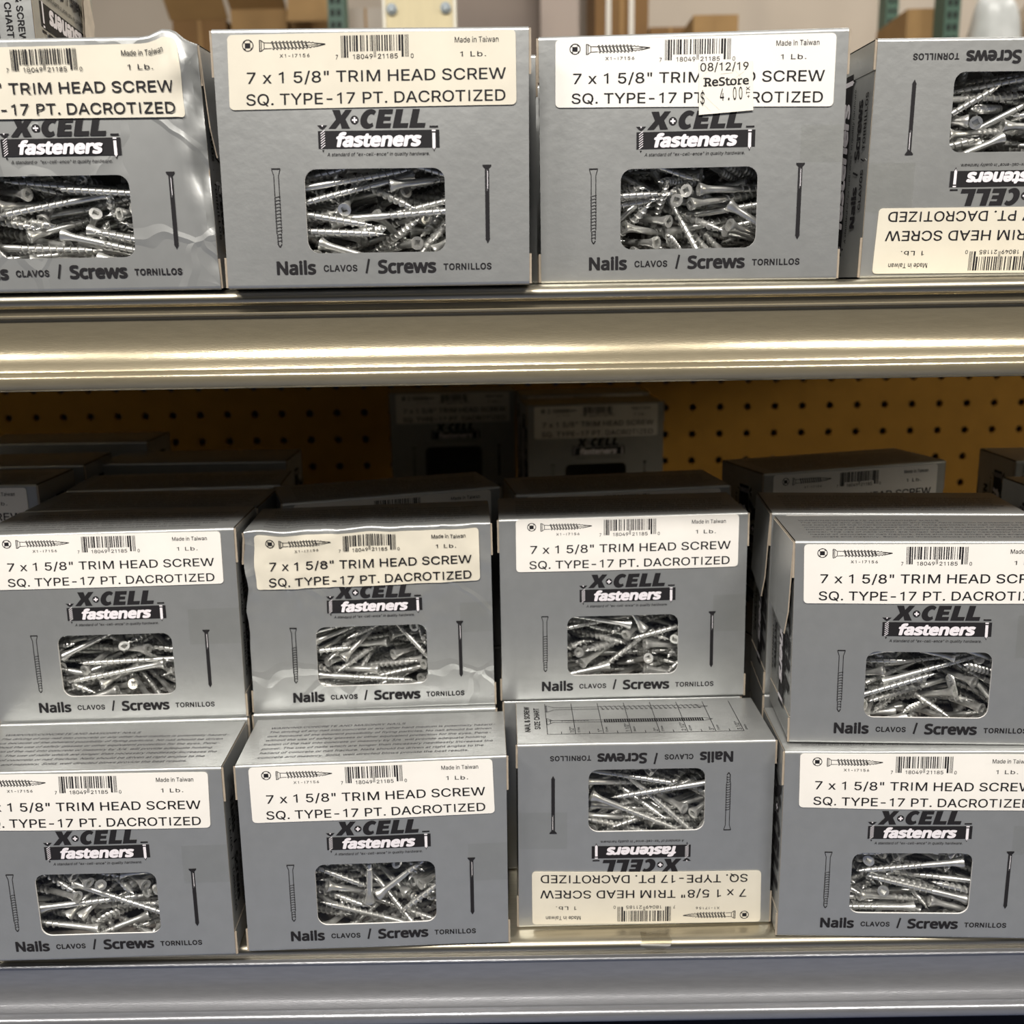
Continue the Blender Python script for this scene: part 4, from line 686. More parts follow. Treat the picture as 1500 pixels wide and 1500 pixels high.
def chart_ink():
    'size chart, x to the right and y to the back when the carton stands on its head'
    k = Ink(); yb = 9.0
    k.line((13.4, yb), (98.2, yb), 0.3)
    for i in range(8):
        x = 13.4+i*12.13; k.line((x, yb), (x, 41 if i not in (1, 6) else 41), 0.28)
    for i in range(7): k.line((19.5+i*12.13, yb), (19.5+i*12.13, yb+2.4), 0.28)
    def vtext(s, x, y0, y1, cap, key='r'):
        t = Ink(); t.text(key, s, y0, y1, 0, cap); k.add([(x-v, u) for u, v, _ in t.V], t.F)
    for e_ in (0, 0.16): vtext('NAIL & SCREW', 6.0+e_, 11.5+e_, 38.0+e_, 2.4); vtext('SIZE CHART', 10.4+e_, 14.0+e_, 36.5+e_, 2.4)
    for i, s in enumerate(['1/2"', '1"', '1 1/2"', '2"', '2 1/2"', '3"', '3 1/2"']):
        vtext(s, 25.0+i*12.13, 10.2, 10.2+1.25*len(s)+1, 1.9); vtext(['12.7mm', '25.4mm', '38mm', '51mm', '63.5mm', '76mm', '89mm'][i], 27.6+i*12.13, 10.2, 15.5, 1.0)
    y = 35.6; w = 0.3                                              # long outline screw
    k.path([(13.5, y+3.6), (14.6, y+3.2), (17.5, y+1.1), (37.5, y+1.1)], w); k.path([(13.5, y-3.6), (14.6, y-3.2), (17.5, y-1.1), (37.5, y-1.1)], w)
    k.rect(13.4, y-3.6, 14.3, y+3.6, M_INKG)
    x = 37.5
    while x < 82:
        k.path([(x, y+1.1), (x+1.0, y+2.0), (x+2.5, y-1.9), (x+1.5, y-1.1)], 0.28); k.line((x+0.9, y+2), (x+2.2, y+1.1), 0.28); k.line((x+2.5, y-1.9), (x+3, y-1.1), 0.28); x += 2.2
    k.path([(82, y+1.3), (87.8, y), (82, y-1.3)], w)
    y = 21.8                                                       # ringed nail
    k.path([(13.6, y+3.4), (16.2, y+1.0), (38.8, y+1.0)], w); k.path([(13.6, y-3.4), (16.2, y-1.0), (38.8, y-1.0)], w)
    k.line((13.6, y+3.4), (13.6, y-3.4), 0.3); k.line((15.2, y+2.2), (15.2, y-2.2), 0.3); k.path([(13.6, y+1), (15.2, y+.6), (16.2, y+1)], w)
    for i in range(9): k.path([(20+i*1.4, y+0.9), (20.5+i*1.4, y+0.3), (21.1+i*1.4, y+0.9)], 0.25)
    for i in range(44): k.rect(39.0+i*1.01, y-1.7, 39.7+i*1.01, y+1.7)
    k.rect(39, y-1.5, 83.4, y-1.2); k.rect(39, y+1.2, 83.4, y+1.5)
    k.path([(83.5, y+1.5), (87.3, y), (83.5, y-1.5)], w)
    return k
def end_ink():
    'print of the narrow end: s runs down the end, t towards the back'
    k = Ink(); t = Ink(); logo(t)
    k.add([((u-35.5)*1.62+9.0, (v-46.0)*1.62+17.5) for u, v, _ in t.V], [], 0)
    k.V = [((u-35.5)*1.62+9.0, (v-44.9)*1.62+16.5, l) for u, v, l in t.V]; k.F = list(t.F); k.M = list(t.M)
    k.text('n', 'Nails', 19, 35, 9.2, 4.6); k.line((39.2, 9.1), (40.6, 14.0), 0.8); k.text('n', 'Screws', 45, 67, 9.2, 4.6)
    k.text('b', 'CLAVOS', 26, 41, 4.4, 2.5, track=0.04); k.line((44.0, 4.2), (45.0, 7.2), 0.6); k.text('b', 'TORNILLOS', 48, 69, 4.4, 2.5, track=0.04)
    return k
FRONT, LABEL, WARNK, CHART, END = front_ink(), label_ink(), warn_ink(), chart_ink(), end_ink()
WX0, WX1, WZ0, WZ1, WR = 29.9, 79.6, 12.1, 40.7, 4.2

def round_rect(x0, z0, x1, z1, r, n=6):
    P = []
    for cx_, cz_, a0 in ((x1-r, z0+r, -90), (x1-r, z1-r, 0), (x0+r, z1-r, 90), (x0+r, z0+r, 180)):
        for i in range(n+1):
            a = math.radians(a0+90*i/n); P.append((cx_+r*math.cos(a), cz_+r*math.sin(a)))
    return P
def carton_geo(window=True, text=True, warn=True, chart=True, lift=1.0):
    g = Geo(); r = 1.3; x0, x1 = 0.35, BW-0.35
    arc = lambda cy_, cz_, a0: [(cy_+r*math.cos(math.radians(a0+i*22.5)), cz_+r*math.sin(math.radians(a0+i*22.5))) for i in range(5)]


    prof = [arc(r, r, 180), arc(BD-r, r, 270), arc(BD-r, BH-r, 0), arc(r, BH-r, 90)]
    path = [p for q in prof for p in q]
    g.sweep(path, x0, x1, M_SIL, closed=False)
    if window:
        out = [(x0, r), (x1, r), (x1, BH-r), (x0, BH-r)]; hole = round_rect(WX0, WZ0, WX1, WZ1, WR)
        P = out+hole; T = tessellate_polygon([[Vector((*p, 0)) for p in out], [Vector((*p, 0)) for p in hole]])
        g.add([(x, 0, z) for x, z in P], T, M_SIL)
        n = len(hole)
        g.add([(x, y, z) for y in (0, 0.75) for x, z in hole], [(i, n+i, n+(i+1) % n, (i+1) % n) for i in range(n)], M_CUT)
    else:
        g.add([(x0, 0, r), (x1, 0, r), (x1, 0, BH-r), (x0, 0, BH-r)], [(0, 1, 2, 3)], M_SIL)
    i0 = 0.8                                                        # inner faces of the board
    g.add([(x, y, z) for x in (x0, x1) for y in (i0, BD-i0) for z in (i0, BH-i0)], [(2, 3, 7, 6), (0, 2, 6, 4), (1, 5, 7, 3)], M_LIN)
    off = lambda l: (0.10+0.06*l)*lift
    if text: FRONT.mapped(g, lambda x, z, l: (x, -off(l), z))
    if warn: WARNK.mapped(g, lambda x, y, l: (x, y, BH+off(l)))
    if chart: CHART.mapped(g, lambda x, y, l: (BW-x, y, -off(l)))
    return g
def end_geo(side, ends=True, open_tab=False):
    'one narrow end: inner panel, tucked top and bottom tabs with raw cut edges'
    g = Geo(); X = (lambda d: BW-0.35+d) if side > 0 else (lambda d: 0.35-d)
    def plate(d0, d1, y0, y1, z0, z1, face=M_SIL):
        a, b = sorted((X(d0), X(d1)))
        V = [(x, y, z) for x in (a, b) for y in (y0, y1) for z in (z0, z1)]
        F = [(0, 1, 3, 2), (4, 6, 7, 5), (0, 4, 5, 1), (2, 3, 7, 6), (0, 2, 6, 4), (1, 5, 7, 3)]
        n = len(g.V); g.V += V; g.F += [tuple(i+n for i in f) for f in F]; g.M += [face, face, M_RAW, M_RAW, M_RAW, M_RAW]
    plate(-0.6, -0.1, 0.9, BD-0.9, 0.8, BH-0.8)
    plate(-0.05, 0.2, 0.4, BD-0.5, BH-15.5, BH-0.7); plate(-0.05, 0.2, 0.4, BD-0.5, 0.6, 11.0)
    for z0, z1 in ((BH-15.5, BH-0.6), (0.5, 11.0)):
        plate(-0.05, 0.85, 0.3, 0.85, z0, z1, M_RAW)
    if open_tab:                                                    # the tab has sprung open: a slanted leaf standing off the end
        P = [(0.5, BH-1.0), (BD-2, BH-1.0), (BD-8, BH-36), (3.0, BH-40), (1.0, BH-30)]
        D = [0.3, 0.3, 2.4, 2.6, 1.6]
        n = len(P); V = [(X(d), y, z) for d, (y, z) in zip(D, P)]+[(X(d+0.5), y, z) for d, (y, z) in zip(D, P)]
        g.add(V, [tuple(range(n)), tuple(range(2*n-1, n-1, -1))], M_SIL)
        g.add(V, [(i, (i+1) % n, n+(i+1) % n, n+i) for i in range(n)], M_RAW)
    if ends:
        if side > 0: END.mapped(g, lambda s, t, l: (X(0.3+0.05*l), t, BH-s))
        else: END.mapped(g, lambda s, t, l: (X(0.3+0.05*l), BD-t, BH-s))
    return g
def quad_map(q):
    'label corners TL, TR, BL, BR in carton millimetres -> mapping of the 100 x 25 label'
    TL, TR, BL, BR = q
    def f(u, v):
        u /= 100; v /= 25
        return tuple((1-u)*((1-v)*BL[i]+v*TL[i])+u*((1-v)*BR[i]+v*TR[i]) for i in (0, 1))
    return f
def label_geo(q, off=0.42, lift=1.0):
    g = Geo(); f = quad_map(q); P = round_rect(0, 0, 100, 25, 1.6, 4); n = len(P)
    pts = [f(*p) for p in P]
    g.add([(x, -off, z) for x, z in pts]+[(x, -off+0.3, z) for x, z in pts], [tuple(range(n))[::-1]]+[(i, (i+1) % n, n+(i+1) % n, n+i) for i in range(n)], 0)
    n0 = len(g.V)
    for (u, v, l), in zip(LABEL.V): x, z = f(u, v); g.V.append((x, -off-(0.08+0.04*l)*lift, z))
    g.F += [tuple(i+n0 for i in t) for t in LABEL.F]; g.M += [1]*len(LABEL.F)
    return g
def steps(a, b, s): return [a+s*i for i in range(1, int((b-a)/s)+1)]
def screw_box(label, base, yaw, pose='stand', corners=None, paper=None, cream=True, window=True, warn=True, chart=False, tape=True, ends=True,
              crush=None, open_tab=None, bow=0.8, step=9.0, film_amp=0.25, group='screw boxes', extra=None, seed=0, text=True):
    root = empty('screw_box', base, yaw); tag(root, label, 'box', group)
    cd = {(0, 1): (0, 0), (1, 1): (0, 0), (0, 0): (0, 0), (1, 0): (0, 0)}; cd.update(corners or {})
    rx = random.Random(seed); ph = [rx.uniform(0, 50) for _ in range(3)]
    def fn(co):
        co = co.copy()
        x, y, z = co[:, 0].copy(), co[:, 1].copy(), co[:, 2].copy()
        b = np.sin(np.pi*np.clip(x/BW, 0, 1))*np.sin(np.pi*np.clip(z/BH, 0, 1))
        co[:, 1] -= np.where(y < BD/2, bow, 0)*b*np.clip(1-y/(BD/2), 0, 1)
        if crush:
            for i in range(len(co)): co[i] = crush(co[i], y[i], x[i], z[i])
        elif step < 20:
            for i in range(len(co)):
                if co[i, 1] < 3: co[i, 1] += 0.30*noise.noise(Vector((x[i]*0.035+ph[0], ph[1], z[i]*0.035+ph[2])))
        if pose == 'flip': co[:, 0] = BW-co[:, 0]; co[:, 2] = BH-co[:, 2]
        if pose == 'lie':
            co = np.stack([co[:, 0], co[:, 2], BD-co[:, 1]], 1); return co
        u, w = co[:, 0]/BW, co[:, 2]/BH
        for (a, c), (dx, dz) in cd.items():
            k = (u if a else 1-u)*(w if c else 1-w); co[:, 0] += k*dx; co[:, 2] += k*dz
        return co
    cut = None
    if step < 20: cut = [(0, steps(0, BW, step)), (2, steps(0, BH, step))]
    obj('carton', carton_geo(window, text, warn, chart, 3.0 if crush else 1.0).mesh('carton', ([SILVERW] if crush else [SILVER])+BOXMATS[1:], 40, cut, fn), root)
    for sd in (1, -1): obj('end_flap', end_geo(sd, ends, open_tab == sd).mesh('end_flap', BOXMATS, 30, [(2, steps(0, BH, 12))] if crush else None, fn), root)
    if paper: obj('paper_label', label_geo(paper, 0.7 if crush else 0.42, 4.5 if crush else 1.0).mesh('paper_label', [CREAM if cream else WHITE, INK], 40 if crush else None, cut, fn), root)
    if window:
        g = Geo(); nx, nz = 26, 16; V = []
        for j in range(nz+1):
            for i in range(nx+1):
                x, z = WX0-2+(WX1-WX0+4)*i/nx, WZ0-2+(WZ1-WZ0+4)*j/nz
                V.append((x, 0.95+film_amp*noise.noise(Vector((x*0.09+ph[0], z*0.09+ph[1], 0)))*2, z))
        g.add(V, [(j*(nx+1)+i, j*(nx+1)+i+1, (j+1)*(nx+1)+i+1, (j+1)*(nx+1)+i) for j in range(nz) for i in range(nx)])
        obj('window_film', g.mesh('window_film', [FILM], 60, None, fn), root)
    if tape:
        t0, z0, z1 = tape
        g = Geo(); nx = 6
        g.add([(t0+(BW-0.1-t0)*i/nx, -0.3, z) for z in (z0, z1) for i in range(nx+1)], [(i, i+1, nx+2+i, nx+1+i) for i in range(nx)])
        obj('tape_strip', g.mesh('tape_strip', [TAPE], None, cut, fn), root)
    if extra: extra(root, fn)
    root['pose'] = pose
    return root

# ------------------------------------------------------------------ the room
def at(px, py, Y):
    'point of the view ray through a photo pixel at distance Y (mm)'
    d = fwd + (px-750)/F_PX*right - (py-750)/F_PX*up
    return Vector((0, 0, CAMZ)) + d*(Y/d.y)
CONC = mat('concrete_floor', (0.15, 0.18, 0.28), 0.45, var=0.15, vscale=8)
WALLM = mat('beige_wall_paint', (0.47, 0.41, 0.345), 0.8, var=0.03, vscale=6)
MAUVE = mat('mauve_panel_paint', (0.29, 0.24, 0.21), 0.8, var=0.03, vscale=6)
PILM = mat('pillar_paint', (0.44, 0.37, 0.33), 0.8)
def simple(name, g, mats, parent=None, smooth=None): return obj(name, g.mesh(name, mats, smooth), parent)
FLOOR_Z = -1100.0
g = Geo(); g.box(-4000, -3000, FLOOR_Z-20, 4000, 3600, FLOOR_Z); o = simple('floor', g, [CONC]); o['kind'] = 'structure'
g = Geo(); g.box(-4000, 3400, FLOOR_Z, 4000, 3450, 2600); o = simple('wall_back', g, [WALLM]); o['kind'] = 'structure'
for k, (p0, p1, Y, mt) in enumerate([(664, 792, 3360, MAUVE), (792, 848, 3300, PILM), (862, 874, 3320, PILM)]):
    a, b = at(p0, 20, Y), at(p1, 20, Y)
    g = Geo(); g.box(a.x, Y, FLOOR_Z, b.x, 3400, 2500); o = simple('trim_%d' % (k+1), g, [mt]); o['kind'] = 'structure'

# ------------------------------------------------------------------ the shelving
STEEL = mat('shelf_steel', (0.46, 0.42, 0.33), 0.34, 1.0, var=0.06, vscale=40, stretch=(1, 20, 20), bump=0.03, bscale=300)
CHAN = mat('channel_metal', (0.335, 0.29, 0.20), 0.21, 0.6, var=0.05, vscale=120, stretch=(1, 6, 6), bump=0.06, bscale=500)
CHAN2 = mat('channel_metal_reflection_tint', (0.31, 0.315, 0.335), 0.24, 0.65, var=0.05, vscale=120, stretch=(1, 6, 6), bump=0.06, bscale=500)  # channel metal again, bluish reflected light put into its base colour
PEG = mat('pegboard_hardboard', (0.36, 0.19, 0.035), 0.7, var=0.06, vscale=50, spec=0.12)
DARKP = mat('dark_painted_steel', (0.06, 0.08, 0.16), 0.5)
NOSE = [(1015, 0), (391, 0), (388.6, -0.5), (387.1, -1.5), (386.4, -3.0), (386.7, -4.6), (387.8, -5.7), (389.5, -6.0), (389.5, -9.6), (391.2, -9.6), (391.2, -2.2), (1015, -2.2)]
CH = [(389.3, -8.3), (387.0, -8.4), (386.7, -8.8), (386.9, -9.4), (388.3, -9.9), (388.5, -10.6), (388.5, -17), (388.2, -19.6), (387.6, -22), (386.7, -24.2), (385.4, -26.3), (383.6, -28.3),
      (383.3, -29.1), (381.6, -29.5), (380.5, -30.2), (380.0, -31.4), (380.0, -33.2), (380.6, -34.8), (381.8, -35.9), (383.4, -36.2), (384.2, -35.4), (384.0, -32.5), (388.0, -30.4), (390.3, -27), (391.0, -22), (391.0, -9.7)]
UPZ = 274.5
for z0, x0, x1, lab in ((UPZ, -900, 640, 'upper steel shelf with curved price channel carrying the row of four large cartons'),
                        (0.0, -900, 1300, 'lower steel shelf with price channel under the two-high carton stacks')):
    t = empty('metal_shelf', (0, 400, z0)); tag(t, lab, 'shelf', 'shelves of the display')
    g = Geo(); g.sweep([(y-400, z) for y, z in NOSE], x0, x1); simple('shelf_deck', g, [STEEL], t, 50)
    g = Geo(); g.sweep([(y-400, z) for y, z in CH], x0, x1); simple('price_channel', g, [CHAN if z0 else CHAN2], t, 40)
# perforated back panel with real holes
t = empty('pegboard', (0, 1020, FLOOR_Z)); tag(t, 'brown perforated hardboard back panel behind the lower cartons', 'pegboard')
px_, pz_, rh = 27.35, 26.85, 3.6
X0, Z0 = 181.0-27*px_-px_/2, 149.7-3*pz_-pz_/2
cell = [Vector((0, 0, 0)), Vector((px_, 0, 0)), Vector((px_, pz_, 0)), Vector((0, pz_, 0))]
hole = [Vector((px_/2+rh*math.cos(math.pi*i/6), pz_/2+rh*math.sin(math.pi*i/6), 0)) for i in range(12)]
CT = tessellate_polygon([cell, hole]); g = Geo()
NX, NZ = 44, 7
for i in range(NX):
    for j in range(NZ):
        ox, oz = X0+i*px_, Z0+j*pz_-FLOOR_Z
        g.add([(v.x+ox, 0, v.y+oz) for v in cell+hole], CT)
        g.add([(v.x+ox, y, v.y+oz) for y in (0, 5) for v in hole], [(k, (k+1) % 12, 12+(k+1) % 12, 12+k) for k in range(12)])
za, zb, xa, xb = Z0-FLOOR_Z, Z0+NZ*pz_-FLOOR_Z, X0, X0+NX*px_
for q in ((-900, 0, 1300, za), (-900, zb, 1300, 330-FLOOR_Z), (-900, za, xa, zb), (xb, za, 1300, zb)):
    g.add([(q[0], 0, q[1]), (q[2], 0, q[1]), (q[2], 0, q[3]), (q[0], 0, q[3])], [(0, 1, 2, 3)])
simple('panel', g, [PEG], t)
g = Geo(); g.box(-900, 30, 0, 1300, 34, 330-FLOOR_Z); simple('light_block_sheet', g, [DARKP], t)  # added dark sheet, stops world light showing through the peg holes
g = Geo(); g.box(-900, 470, FLOOR_Z, 1300, 1015, -330); o = simple('display_base', g, [DARKP]); tag(o, 'dark painted base of the display under the lower shelf', 'base')

# ------------------------------------------------------------------ behind the top shelf, far off
KRAFT = mat('kraft_cardboard', (0.21, 0.115, 0.042), 0.85, var=0.08, vscale=14)
KRAFT2 = mat('pale_kraft_cardboard', (0.36, 0.22, 0.09), 0.85, var=0.08, vscale=14)
GREY = mat('grey_white_carton', (0.48, 0.44, 0.39), 0.8, var=0.05, vscale=14)
GREEN = mat('green_rack_paint', (0.055, 0.12, 0.085), 0.5)
BLACK = mat('black_slot', (0.01, 0.012, 0.01), 0.8)
PINE = mat('pale_painted_board', (0.56, 0.49, 0.31), 0.6, var=0.05, vscale=20, stretch=(6, 6, 1))
BOLT = mat('grey_bolt', (0.22, 0.25, 0.27), 0.45, 0.6)
STRAP = mat('white_strap', (0.75, 0.72, 0.66), 0.5)
BAGM = mat('white_plastic_bag', (0.62, 0.64, 0.63), 0.35, var=0.18, vscale=9)
RZ = 520.0
t = empty('storage_rack', (0, 2300, FLOOR_Z)); tag(t, 'green slotted storage rack holding boxes in the distance behind the shelf', 'rack')
def upright(p0, p1, Y):
    a, b = at(p0, 20, Y), at(p1, 20, Y); g = Geo(); y = Y-2300
    g.box(a.x, y, 0, b.x, y+60, 2700); w = b.x-a.x
    for k in range(60):
        z = 1250+k*24
        for f in (0.3, 0.68): g.box(a.x+w*f-4, y-0.6, z, a.x+w*f+4, y+0.3, z+13, 1)
    simple('upright_post', g, [GREEN, BLACK], t)
upright(480, 504, 2320); upright(1298, 1316, 2900); upright(1384, 1407, 2320)
g = Geo(); g.box(-1500, 20, RZ-FLOOR_Z-40, 1700, 900, RZ-FLOOR_Z); simple('shelf_board', g, [PINE], t)
g = Geo(); g.box(-1500, 0, RZ-FLOOR_Z-110, 1700, 20, RZ-FLOOR_Z-2); simple('rack_beam', g, [GREEN], t)
def carton_bg(p0, p1, ptop, Y, depth, mt, label, flaps=(), straps=(), rz=0.0):
    a, b = at(p0, ptop, Y), at(p1, ptop, Y); h = a.z-RZ; w = b.x-a.x
    r = empty('cardboard_box', (a.x, Y, RZ), rz); tag(r, label, 'box', 'boxes in the distance')
    g = Geo(); g.box(0, 0, 0, w, depth, h); g.box(w*0.47, -0.8, 0, w*0.53, 0.2, h, 1); simple('carton_body', g, [mt, KRAFT2], r)
    for (fx0, fx1, lift, reach) in flaps:
        g = Geo(); n = 5
        g.add([(w*fx0, -reach, h-lift), (w*fx1, -reach, h-lift), (w*fx1, 2, h), (w*fx0, 2, h), (w*fx0, -reach, h-lift+n), (w*fx1, -reach, h-lift+n), (w*fx1, 2, h+n), (w*fx0, 2, h+n)],
              [(0, 1, 2, 3), (4, 5, 6, 7), (0, 1, 5, 4), (1, 2, 6, 5), (2, 3, 7, 6), (3, 0, 4, 7)])
        simple('box_flap', g, [KRAFT2], r)
    for f in straps:
        g = Geo(); g.box(w*f-6, -1.6, 0, w*f+6, 0.4, h+1); simple('strap', g, [STRAP], r)
    return r
carton_bg(252, 331, 30, 2500, 320, KRAFT, 'brown cardboard box with an open flap, leftmost of the distant boxes', flaps=((-0.04, 1.04, -60, 70),))
carton_bg(337, 419, 14, 2500, 300, KRAFT2, 'brown cardboard box with a lifted lid beside the leftmost distant box', flaps=((0.0, 1.0, -34, 60),))
carton_bg(422, 481, -30, 2460, 320, KRAFT2, 'tall brown cardboard box just left of the green rack post', flaps=((0, 1, 95, 40),))
carton_bg(508, 562, 12, 2560, 300, GREY, 'pale grey carton between green rack post and bolted board')
carton_bg(872, 951, -60, 2700, 300, KRAFT, 'tall brown cardboard box with two white straps', straps=(0.25, 0.68))
carton_bg(952, 1013, 40, 2700, 300, KRAFT, 'low brown cardboard box right of the strapped box')
carton_bg(1016, 1082, 22, 2480, 190, KRAFT2, 'brown cardboard box standing alone above the price-stickered carton')
carton_bg(1329, 1386, 13, 2460, 220, KRAFT2, 'brown cardboard box between two green rack posts', rz=-0.04)
# bag and bundle on the rack
def lump(name, px, py, Y, rx, rz_, ry, mt, label, cat, seed):
    c = at(px, py, Y); bm = bmesh.new(); bmesh.ops.create_icosphere(bm, subdivisions=4, radius=1.0)
    for v in bm.verts:
        n = v.co.copy(); k = 1+0.16*noise.noise(n*1.6+Vector((seed, 0, 0)))+0.07*noise.noise(n*4+Vector((seed, 3, 0)))
        v.co = Vector((n.x*rx*k, n.y*ry*k, n.z*rz_*k))
        v.co.z = max(v.co.z, RZ+1-c.z)
        v.co *= MM
    me = bpy.data.meshes.new(name); bm.to_mesh(me); bm.free(); me.materials.append(mt)
    me.polygons.foreach_set('use_smooth', [True]*len(me.polygons))
    o = obj(name, me); o.location = c*MM; tag(o, label, cat); return o
lump('plastic_bag', 1449, 116, 2440, 66, 185, 70, BAGM, 'white and grey filled plastic bag beside the right green rack post', 'bag', 2.0)
lump('cloth_bundle', 1512, 121, 2600, 80, 188, 80, mat('brown_cloth', (0.30, 0.24, 0.17), 0.7, var=0.3, vscale=12), 'grey-brown bundle at the far right edge beyond the white bag', 'bundle', 7.0)
# pale board with two bolts right behind the display
a, b = at(565, 20, 1100), at(664, 20, 1100)
GLUE = clear_mat('clear_tape_scrap', (0.80, 0.78, 0.72), 0.3, 0.10)
t = empty('wooden_board', (a.x, 1100, FLOOR_Z)); tag(t, 'pale yellow upright board with two grey bolts behind the upper shelf', 'board')
g = Geo(); g.box(0, 0, 0, b.x-a.x, 18, 2700); simple('board', g, [PINE], t)
g = Geo(); g.box(-3, -1.5, 0, 0, 20, 2700); g.box(b.x-a.x, -1.5, 0, b.x-a.x+3, 20, 2700); simple('edge_strip', g, [mat('pale_edge', (0.62, 0.60, 0.52), 0.4)], t)
for px, py in ((574, 14), (653, 12)):
    p = at(px, py, 1100)-Vector((a.x, 1100, FLOOR_Z)); g = Geo(); g.cyl((p.x, 0, p.z), (p.x, -3, p.z), 5.2, 5.2, 20); g.cyl((p.x, -3, p.z), (p.x, -5.5, p.z), 4.2, 3.4, 6)
    simple('bolt', g, [BOLT], t, 40)

# ------------------------------------------------------------------ the screw cartons
def rect_q(x0, x1, zt0, zt1, zb0, zb1): return [(x0, zt0), (x1, zt1), (x0, zb0), (x1, zb1)]
def crush_corner(c, y, x, z):
    d = ((x-97)*70+(z-70)*13)/71.2
    if d > -5:
        e = max(d, 0); w = min(1, (d+5)/12)
        r = noise.noise(Vector((x*0.07, z*0.07, 3.1)))+0.6*noise.noise(Vector((x*0.19+5, z*0.19, 1.7)))
        f = abs(noise.noise(Vector((d*0.16+0.3, z*0.035, 9.2))))
        k = max(0, min(1, (BD-y)/BD*1.2))
        c[1] += (0.50*e+1.9*r*w-2.6*f*w)*k
        c[0] -= 0.27*e*(0.4+0.6*k)+0.6*r*w*k
        if z > BH-12: c[2] += (1.6*r+3.2*math.exp(-((x-97)/7)**2)*k-0.05*e)*w*min(1, (z-BH+12)/10)
    if z > 40: c[1] += 0.5*math.exp(-((x-46-0.05*z)/0.9)**2)
    return c
def crush_wrinkle(c, y, x, z):
    k = max(0, min(1, (BD-y)/BD*1.3))
    wt = max(0, min(1, (z-28)/35))*(0.35+0.65*max(0, min(1, (60-x)/40))) + 0.12
    r1 = 1-abs(noise.noise(Vector((x*0.045+2, z*0.045, 5.0))))*2
    r2 = 1-abs(noise.noise(Vector((x*0.10+7, z*0.08+2, 2.0))))*2
    c[1] -= (2.6*max(0, r1-0.45)**1.3+1.5*max(0, r2-0.5)-0.5)*wt*k
    if z > BH-14: c[2] += (0.9*noise.noise(Vector((x*0.08, 1, 4)))-0.4)*min(1, (z-BH+14)/12)*k; c[1] += 1.2*max(0, noise.noise(Vector((x*0.12, 4, 2))))*min(1, (z-BH+14)/12)*k
    if x < 10: c[0] += 1.1*noise.noise(Vector((z*0.09, 8, 1)))*(1-x/10)*k
    return c
def price_sticker(root, fn):
    g = Geo(); q = [(57.4, 76.4), (76.3, 76.4), (57.7, 58.6), (77.0, 59.8)]; f = quad_map(q)
    P = [(100*i/12, 0) for i in range(13)]+[(100, 25*i/8) for i in range(1, 9)]+[(100-100*i/12, 25) for i in range(1, 13)]+[(0, 25-25*i/8) for i in range(1, 8)]
    off = 0.75
    g.add([(*[f(u, v)[0]], -off, f(u, v)[1]) for u, v in P], [tuple(range(len(P)))[::-1]], 0)
    g.add([(f(u, v)[0], y, f(u, v)[1]) for y in (-off, -off+0.2) for u, v in P], [(i, (i+1) % len(P), len(P)+(i+1) % len(P), len(P)+i) for i in range(len(P))], 0)
    k = Ink()
    k.text('r', '08/12/19', 1, 94, 20.6, 4.0, M_INK, 0)
    k.text('s', 'ReStore', 9, 93, 13.4, 4.1, M_INK, 0)
    for x0, x1, y in ((8, 15, 13.4), (17, 23, 13.4), (8, 13, 17.0), (54, 60, 13.4), (71, 78, 13.4)): k.rect(x0, y, x1, y+0.55)
    k.text('r', '$', 2, 11, 5.0, 6.0, M_INK); k.text('r', '4', 38, 47, 6.0, 6.0); k.disc((55, 6.6), 1.6, 12, ry=0.7); k.text('r', '0', 62, 70, 6.0, 6.4); k.text('r', '0', 73, 81, 6.0, 6.4)
    t = Ink(); t.text('r', '+TX', 0, 6.0, 0, 7); k.add([(94-v, 6.2+u) for u, v, _ in t.V], t.F)
    for p, q_ in (((3, 17), (20, 22)), ((10, 9), (38, 1.5)), ((8, 5), (22, 1.2)), ((60, 15.5), (84, 19.8)), ((40, 19), (62, 19.4)), ((66, 21), (86, 14))): k.line(p, q_, 0.12, 6)
    n0 = len(g.V)
    for u, v, l in k.V: x, z = f(u, v); g.V.append((x, -off-0.08, z))
    g.F += [tuple(i+n0 for i in tt) for tt in k.F]; g.M += [1 if mm != 6 else 2 for mm in k.M]
    o = obj('price_sticker', g.mesh('price_sticker', [STICK, INK, mat('sticker_cut_line', (0.55, 0.52, 0.47), 0.6)], None, [(0, steps(0, BW, 9)), (2, steps(0, BH, 9))], fn), root)
    o['label'] = 'white price sticker'
TAPE_R = (92.5, 31.5, 48.5)
B = {}
B['T1'] = screw_box('grey screw carton with a crushed and torn top right corner', (-215.5, 385, UPZ), 0.0, paper=[(4.0, 83.4), (102.0, 84.2), (4.0, 60.0), (102.5, 59.8)],
                    tape=None, warn=False, crush=crush_corner, step=2.6, film_amp=0.5, open_tab=1, group='cartons on the upper shelf', seed=1)
B['T2'] = screw_box('undamaged grey screw carton between the crushed one and the price-stickered one', (-101.8, 378.6, UPZ), 0.0096, corners={(0, 1): (0.6, 0.5), (1, 0): (-0.7, 0), (1, 1): (0.1, 0)},
                    paper=[(5.75, 84.6), (105.1, 85.6), (5.1, 60.5), (105.3, 61.3)], tape=None, warn=False, film_amp=0.2, group='cartons on the upper shelf', seed=2)
B['T3'] = screw_box('grey screw carton with a white price sticker over its paper label', (11.6, 395.4, UPZ), -0.0574, corners={(0, 1): (-0.2, -0.1)},
                    paper=[(6.4, 85.4), (105.3, 84.9), (6.2, 62.5), (105.3, 60.5)], cream=False, tape=(94.4, 41.7, 54.4), warn=False, extra=price_sticker, group='cartons on the upper shelf', seed=3)
